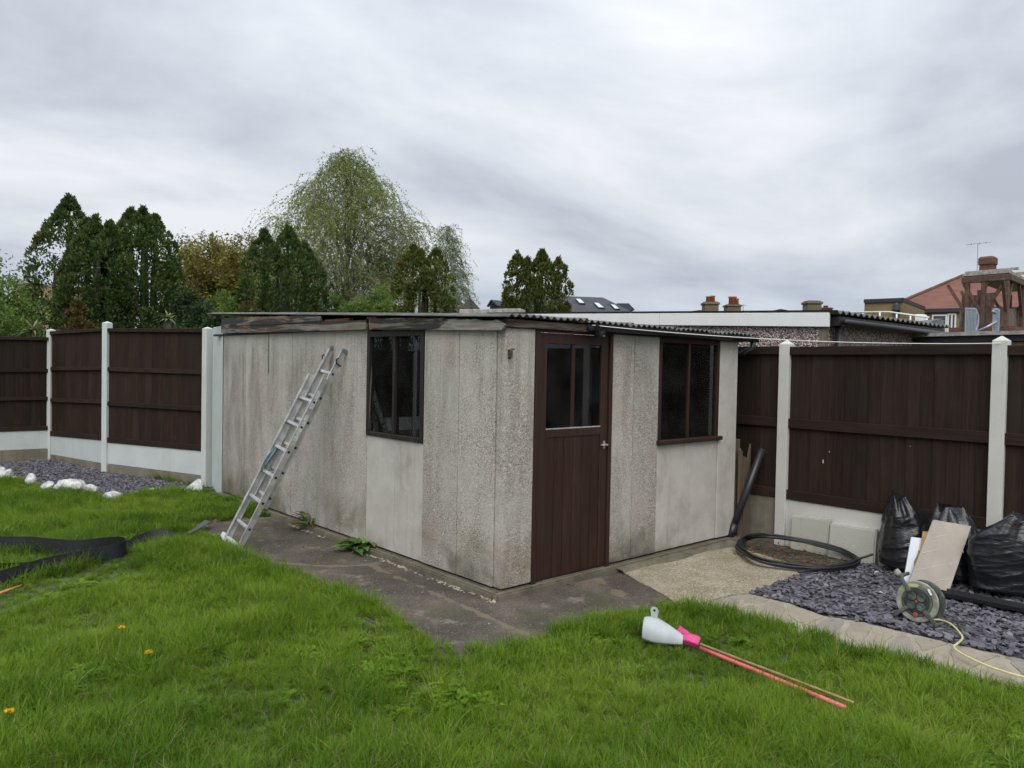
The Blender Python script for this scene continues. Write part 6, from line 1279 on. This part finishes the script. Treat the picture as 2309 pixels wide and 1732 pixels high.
screen(pa-unit(pb_-pa)*.05, pa+(pb_-pa)*.1, D(2180, 742, dp)[2], D(2180, 697, dp)[2], 3, 'deck_board')
quadbox('terrace_wall', 'red_brick', PG, [pa-unit(pb_-pa)*.3, pb_+unit(pb_-pa)*.2, pc+(pc-pb_)*.6, pd_+(pc-pb_)*.6], G0, floor_z-.02)
# steel stair cage and spiral handrail
SG = thing('steel_stair', 'grey steel stair cage with curved handrail below the pergola', 'stair', (*D(2210, 750, 19)[:2], G0)); ds = 18.5
for x0_, x1_, yt in ((2176, 2199, 696), (2238, 2251, 697)):
    n_ = 7 if x0_ < 2200 else 5
    for i in range(n_+1): xx = x0_+(x1_-x0_)*i/n_; p0_, p1_ = D(xx, 765, ds), D(xx, yt, ds); MB().tube([(p0_[0], p0_[1], G0), (p0_[0], p0_[1], p1_[2])], .016 if i in (0, n_) else .009, 5).build('cage_bar', 'steel', SG)
    MB().bar(D(x0_, yt, ds), D(x1_, yt, ds), .04, .04).build('cage_rail', 'steel', SG); z_ = D(x0_, yt, ds)[2]
    p0_, p1_ = D(x0_, 765, ds)[:2], D(x1_, 765, ds)[:2]; MB().hexa([(*p0_, 1.2), (*p1_, 1.2), (*(p1_+_fw[:2]*.02), 1.2), (*(p0_+_fw[:2]*.02), 1.2)], [(*p0_, z_-.05), (*p1_, z_-.05), (*(p1_+_fw[:2]*.02), z_-.05), (*(p0_+_fw[:2]*.02), z_-.05)]).build('mesh_sheet', m_plain('grey_mesh_sheet', (.17, .20, .235), .6), SG)
for i in range(14):
    xx = 2199+(2240-2199)*i/13; p0_, p1_ = D(xx, 765, ds), D(xx, 752+random.uniform(-1, 1), ds); MB().tube([(p0_[0], p0_[1], G0), (p0_[0], p0_[1], p1_[2])], .010, 5).build('cage_bar', 'steel', SG)
MB().tube(smooth_path([D(x, y, ds-.25+.012*abs(x-2225)) for x, y in ((2180, 760), (2205, 747), (2230, 735), (2247, 724), (2251, 714), (2245, 706), (2238, 702))], 26), .026, 6).build('handrail', 'steel', SG, True)
MB().tube(smooth_path([D(x, y, ds+.3) for x, y in ((2196, 752), (2203, 740), (2206, 725), (2205, 710), (2201, 700))], 18), .024, 6).build('handrail', 'steel', SG, True)
# handrail along the flat roof behind the garage
HR = thing('roof_handrail', 'pale metal handrail along the roof behind the corrugated garage edge', 'handrail', (*D(1990, 720, 20)[:2], 2.0)); dh = 19.
rl = [D(x, y, d_) for x, y, d_ in ((1880, 705, 21.), (1985, 703.5, 19.5), (2005, 703.5, 19), (2095, 716, 18))]
MB().tube(rl, .022, 6).build('top_rail', 'white', HR, True)
for x, y in ((1920, 705), (1984, 704), (2022, 706), (2053, 711), (2090, 716)):
    p = D(x, y, 19.2); MB().tube([(p[0], p[1], p[2]-.75), tuple(p)], .02, 6).build('upright', 'white', HR, True)
o = MB().box(0, .32, 0, .2, 0, .5).build('meter_cabinet', 'white', bevel=.02); q = D(2080, 730, 20); o.location = (q[0], q[1], q[2]-.25); tag(o, 'small white cabinet beside the roof handrail', 'cabinet')
q = D(2110, 735, 14); WB = thing('covered_pile', 'grey sheeted pile on the roof beyond the garage edge', 'pile', (q[0], q[1], 1.6)); P = [D(2095, 727, 15), D(2132, 716, 15), D(2134, 745, 15), D(2080, 742, 15)]; back_ = np.array([_fw[0], _fw[1], 0])*1.2
MB().add([*P, *[p+back_ for p in P]], [(0, 1, 2, 3), (4, 7, 6, 5), (0, 4, 5, 1), (1, 5, 6, 2), (2, 6, 7, 3), (3, 7, 4, 0)]).build('sheet', m_plain('grey_tarpaulin', (.11, .125, .14), .7, .4, 6, .8), WB, bevel=.05, seg=2)
o = MB().tube([D(2130, 752, 13), D(2220, 748.5, 12.6), D(2330, 749, 12.2)], .012, 6).build('blue_rope', 'blue', smooth=True); recentre(o); tag(o, 'thin blue rope stretched across behind the right fence post', 'rope')
# slate roofed house with three roof windows
SR = thing('slate_roofed_house', 'slate roofed house with three skylights right of the squat conifer', 'house', (*D(1360, 690, 48)[:2], G0)); dd_ = 46.
rl_, rr_ = D(1180, 664, dd_+3), D(1360, 671, dd_); el_, er_ = D(1150, 712, dd_-1), D(1444, 712, dd_-4.5)
MB().add([el_, er_, rr_, rl_, (er_[0]+_fw[0]*7, er_[1]+_fw[1]*7, er_[2]), (el_[0]+_fw[0]*9, el_[1]+_fw[1]*9, el_[2])], [(0, 1, 2, 3), (1, 4, 2), (5, 0, 3), (4, 5, 3, 2)]).build('roof', 'slate_roof', SR)
MB().add([(er_[0], er_[1], G0), (el_[0], el_[1], G0), *[tuple(x) for x in (el_, er_)]], [(0, 1, 2, 3)]).build('wall', 'tan_brick', SR)
nrm = unit(np.cross(er_-el_, rl_-el_)); nrm = nrm if nrm@(CP-el_) > 0 else -nrm
def onroof(px, py):
    v = ray(px, py); return CP+v*(((el_-CP)@nrm)/(v@nrm))
for q_ in (((1297, 675), (1309, 676), (1320, 686.5), (1307, 686)), ((1338, 684), (1350, 685), (1364, 697), (1350, 696)), ((1376, 688), (1386, 689), (1398, 699.5), (1387, 699))):
    P = [onroof(*x)+nrm*.06 for x in q_]; w_ = MB().slab(P[::-1] if np.cross(P[1]-P[0], P[2]-P[0])@nrm < 0 else P, .08).build('skylight', 'lead', SR); c_ = sum(P)/4; P2 = [c_+(p-c_)*.84+nrm*.012 for p in P]; MB().slab(P2[::-1] if np.cross(P2[1]-P2[0], P2[2]-P2[0])@nrm < 0 else P2, .01).build('pane', 'skylight', w_)
p_, q_, r_ = D(1392, 684, 50), D(1432, 699, 50), D(1418, 684, 50); bk_ = np.array([_fw[0], _fw[1], 0])*3; MB().add([p_, r_, q_, D(1396, 700, 50), p_+bk_, r_+bk_, q_+bk_], [(0, 3, 2, 1), (0, 1, 5, 4), (1, 2, 6, 5)]).build('rear_roof', 'slate_roof', SR)
# little gabled ridge turret left of the squat conifer
TG = thing('gabled_turret', 'small dark gabled turret left of the squat conifer', 'turret', (*D(1115, 690, 38)[:2], G0)); dt = 37.
c0, c1, ap_ = D(1100, 690, dt), D(1122, 689, dt-.4), D(1108.5, 676, dt-.2); bk = np.array([_ri[0]*.9+_fw[0]*.8, _ri[1]*.9+_fw[1]*.8, 0])*1.1
MB().add([c0, c1, ap_, c0+bk, c1+bk, ap_+bk], [(0, 2, 5, 3), (2, 1, 4, 5), (0, 1, 2), (5, 4, 3)]).build('roof', 'slate_roof', TG); i_ = lambda p: c0+(c1-c0)*p
MB().hexa([(*i_(.22)[:2], 1.0), (*i_(.92)[:2], 1.0), (*(i_(.92)+bk)[:2], 1.0), (*(i_(.22)+bk)[:2], 1.0)], [(*i_(.22)[:2], c0[2]-.02), (*i_(.92)[:2], c1[2]-.02), (*(i_(.92)+bk)[:2], c1[2]-.02), (*(i_(.22)+bk)[:2], c0[2]-.02)]).build('wall', 'lead', TG)
MB().bar(c0-np.array([0, 0, .03]), ap_-np.array([0, 0, .03]), .1, .08).bar(ap_-np.array([0, 0, .03]), c1-np.array([0, 0, .03]), .1, .08).build('barge_board', 'lead', TG)
a, b = D(1043, 705, 12.5), D(1180, 703, 12.3); o = MB().bar(a, b, .4, .075).build('roof_ridge', 'weath', bevel=.01)
RB = thing('neighbour_shed', 'weathered grey shed ridge showing just above the roof behind', 'shed', (*((a+b)/2)[:2], G0)); o.parent = RB; o.data.transform(Matrix.Translation(-Vector(RB.location)))
MB().hexa([(a[0], a[1], G0), (b[0], b[1], G0), (b[0]+.6, b[1]+.9, G0), (a[0]+.6, a[1]+.9, G0)], [(a[0], a[1], a[2]-.04), (b[0], b[1], b[2]-.04), (b[0]+.6, b[1]+.9, b[2]-.3), (a[0]+.6, a[1]+.9, a[2]-.3)]).build('wall', 'weath', RB)
pk = D(1060, 672, 33); e1_, e2_ = D(1020, 712, 33), D(1086, 700, 33); bkv = np.array([_fw[0], _fw[1], 0])*4
GR = thing('grey_roofed_house', 'mossy grey pitched roof showing behind the slender birch', 'house', (*pk[:2], G0)); MB().add([e1_, e2_, pk, e1_+bkv, e2_+bkv, pk+bkv], [(0, 2, 5, 3), (2, 1, 4, 5), (0, 1, 2), (5, 4, 3)]).build('roof', m_tiles('mossy_grey_tiles', (.13, .125, .10), (.10, .10, .08)), GR); MB().box(e1_[0]-.2, e2_[0], e1_[1], e1_[1]+3, G0, e1_[2]+.1).build('wall', 'tan_brick', GR)
# chimneys and ridges on the skyline
def skyline(name, px0, px1, top, bot, d, label, mat, pots=(), cap=True):
    p0_, p1_ = D(px0, bot, d), D(px1, bot, d); c_ = (p0_+p1_)/2; w = np.linalg.norm(p1_-p0_)/2; zt2 = D((px0+px1)/2, top, d)[2]; T = thing(name, label, 'chimney', (c_[0], c_[1], c_[2]-1), 'chimneys on the skyline')
    yaw = lambda a, b: (c_[0]+a*_ri[0]+b*_fw[0], c_[1]+a*_ri[1]+b*_fw[1])
    def bx(k, z0, z1, nm, mt): P = [yaw(-w*k, -w*k), yaw(w*k, -w*k), yaw(w*k, w*k), yaw(-w*k, w*k)]; MB().hexa([(*p, z0) for p in P], [(*p, z1) for p in P]).build(nm, mt, T, bevel=.02)
    H = zt2-c_[2]; bx(.9, c_[2]-2.5, zt2-H*.28, 'stack', mat); bx(1.04, zt2-H*.28, zt2-H*.08, 'cap_course', mat); bx(.85, zt2-H*.08, zt2, 'flaunching', 'lead')
    for (f, hp, r_) in pots: x_ = c_+_ri*w*f; MB().lathe([(r_, -.1), (r_*.9, hp*.8), (r_*1.1, hp*.85), (r_*1.05, hp), (r_*.7, hp)], (x_[0], x_[1], zt2), 12).build('chimney_pot', 'pot', T, True)
skyline('chimney_stack', 1584, 1618, 681, 706, 44, 'buff chimney with two terracotta pots, left of the skyline group', 'buff_brick', ((-.25, .32, .15), (.25, .36, .16)))
skyline('chimney_stack', 1634, 1668, 687, 706, 42, 'chimney with orange red pots, second from the left', 'buff_brick', ((.0, .44, .22), (.5, .34, .14)))
skyline('chimney_stack', 1813, 1848, 679, 706, 40, 'broad buff brick chimney without pots', 'buff_brick')
skyline('chimney_stack', 1849, 1874, 694, 706, 44, 'low red brick chimney stump right of the broad one', 'red_brick', ((0, .12, .14),))
def ridge(pts, d, label, mat):
    P = [D(x, y, d) for x, y in pts]; bkv = np.array([_fw[0], _fw[1], 0])*4; n_ = len(P); T = thing('distant_roof', label, 'roof', (P[0][0], P[0][1], G0), 'roofs on the skyline'); mb = MB(); V = [tuple(p) for p in P]+[tuple(p+bkv) for p in P]
    mb.add(V, [(i, i+1, n_+i+1, n_+i) for i in range(n_-1)]).add([(p[0], p[1], G0) for p in P]+[tuple(p) for p in P], [(i, i+1, n_+i+1, n_+i) for i in range(n_-1)]); mb.build('roof', mat, T)
ridge([(1545, 712), (1562, 701), (1580, 699), (1600, 704), (1640, 712)], 47, 'dark roof end left of the chimneys', 'slate_roof'); ridge([(1655, 712), (1668, 700), (1700, 706), (1722, 712)], 46, 'pale grey gable roof right of the orange pots', 'slate_roof'); ridge([(1722, 712), (1760, 696.5), (1790, 702), (1825, 712)], 45, 'low grey roof left of the broad chimney', 'slate_roof')
o = MB().tube([D(1676, 705, 44), D(1676, 687, 44)], .02, 5).bar(D(1671, 688, 44), D(1682, 688.5, 44), .03, .03).build('aerial', 'steel'); recentre(o); tag(o, 'thin television aerial between the chimneys', 'aerial')
# tan house far left
TH = thing('tan_house', 'tan brick house with white window between shrub and conifer', 'house', (*D(60, 680, 46)[:2], G0)); a, b = D(28, 642, 45)[:2], D(120, 642, 47)[:2]; zt3 = D(60, 641, 45.5)[2]
quadbox('wall', 'tan_brick', TH, [a, b, b+_fw[:2]*6, a+_fw[:2]*6], G0, zt3); quadbox('parapet', 'weath', TH, [a-_fw[:2]*.1, b-_fw[:2]*.1, b+_fw[:2]*6, a+_fw[:2]*6], zt3+.002, zt3+.12)
L_ = np.linalg.norm(b-a); window_on(TH, a, b, .135, .34, D(50, 682, 45)[2], D(50, 663, 45)[2], 'window', (.5,)); window_on(TH, a, b, .55, .75, D(50, 682, 45)[2], D(50, 663, 45)[2], 'window', (.5,))
leafy(1940, 680, 33, .5, 0, 'wispy sapling beside the yellow brick block', 'birch', 61, 6, 2, 5, .5, leafs=(.06, .10), trunk_r=.03, name='sapling')
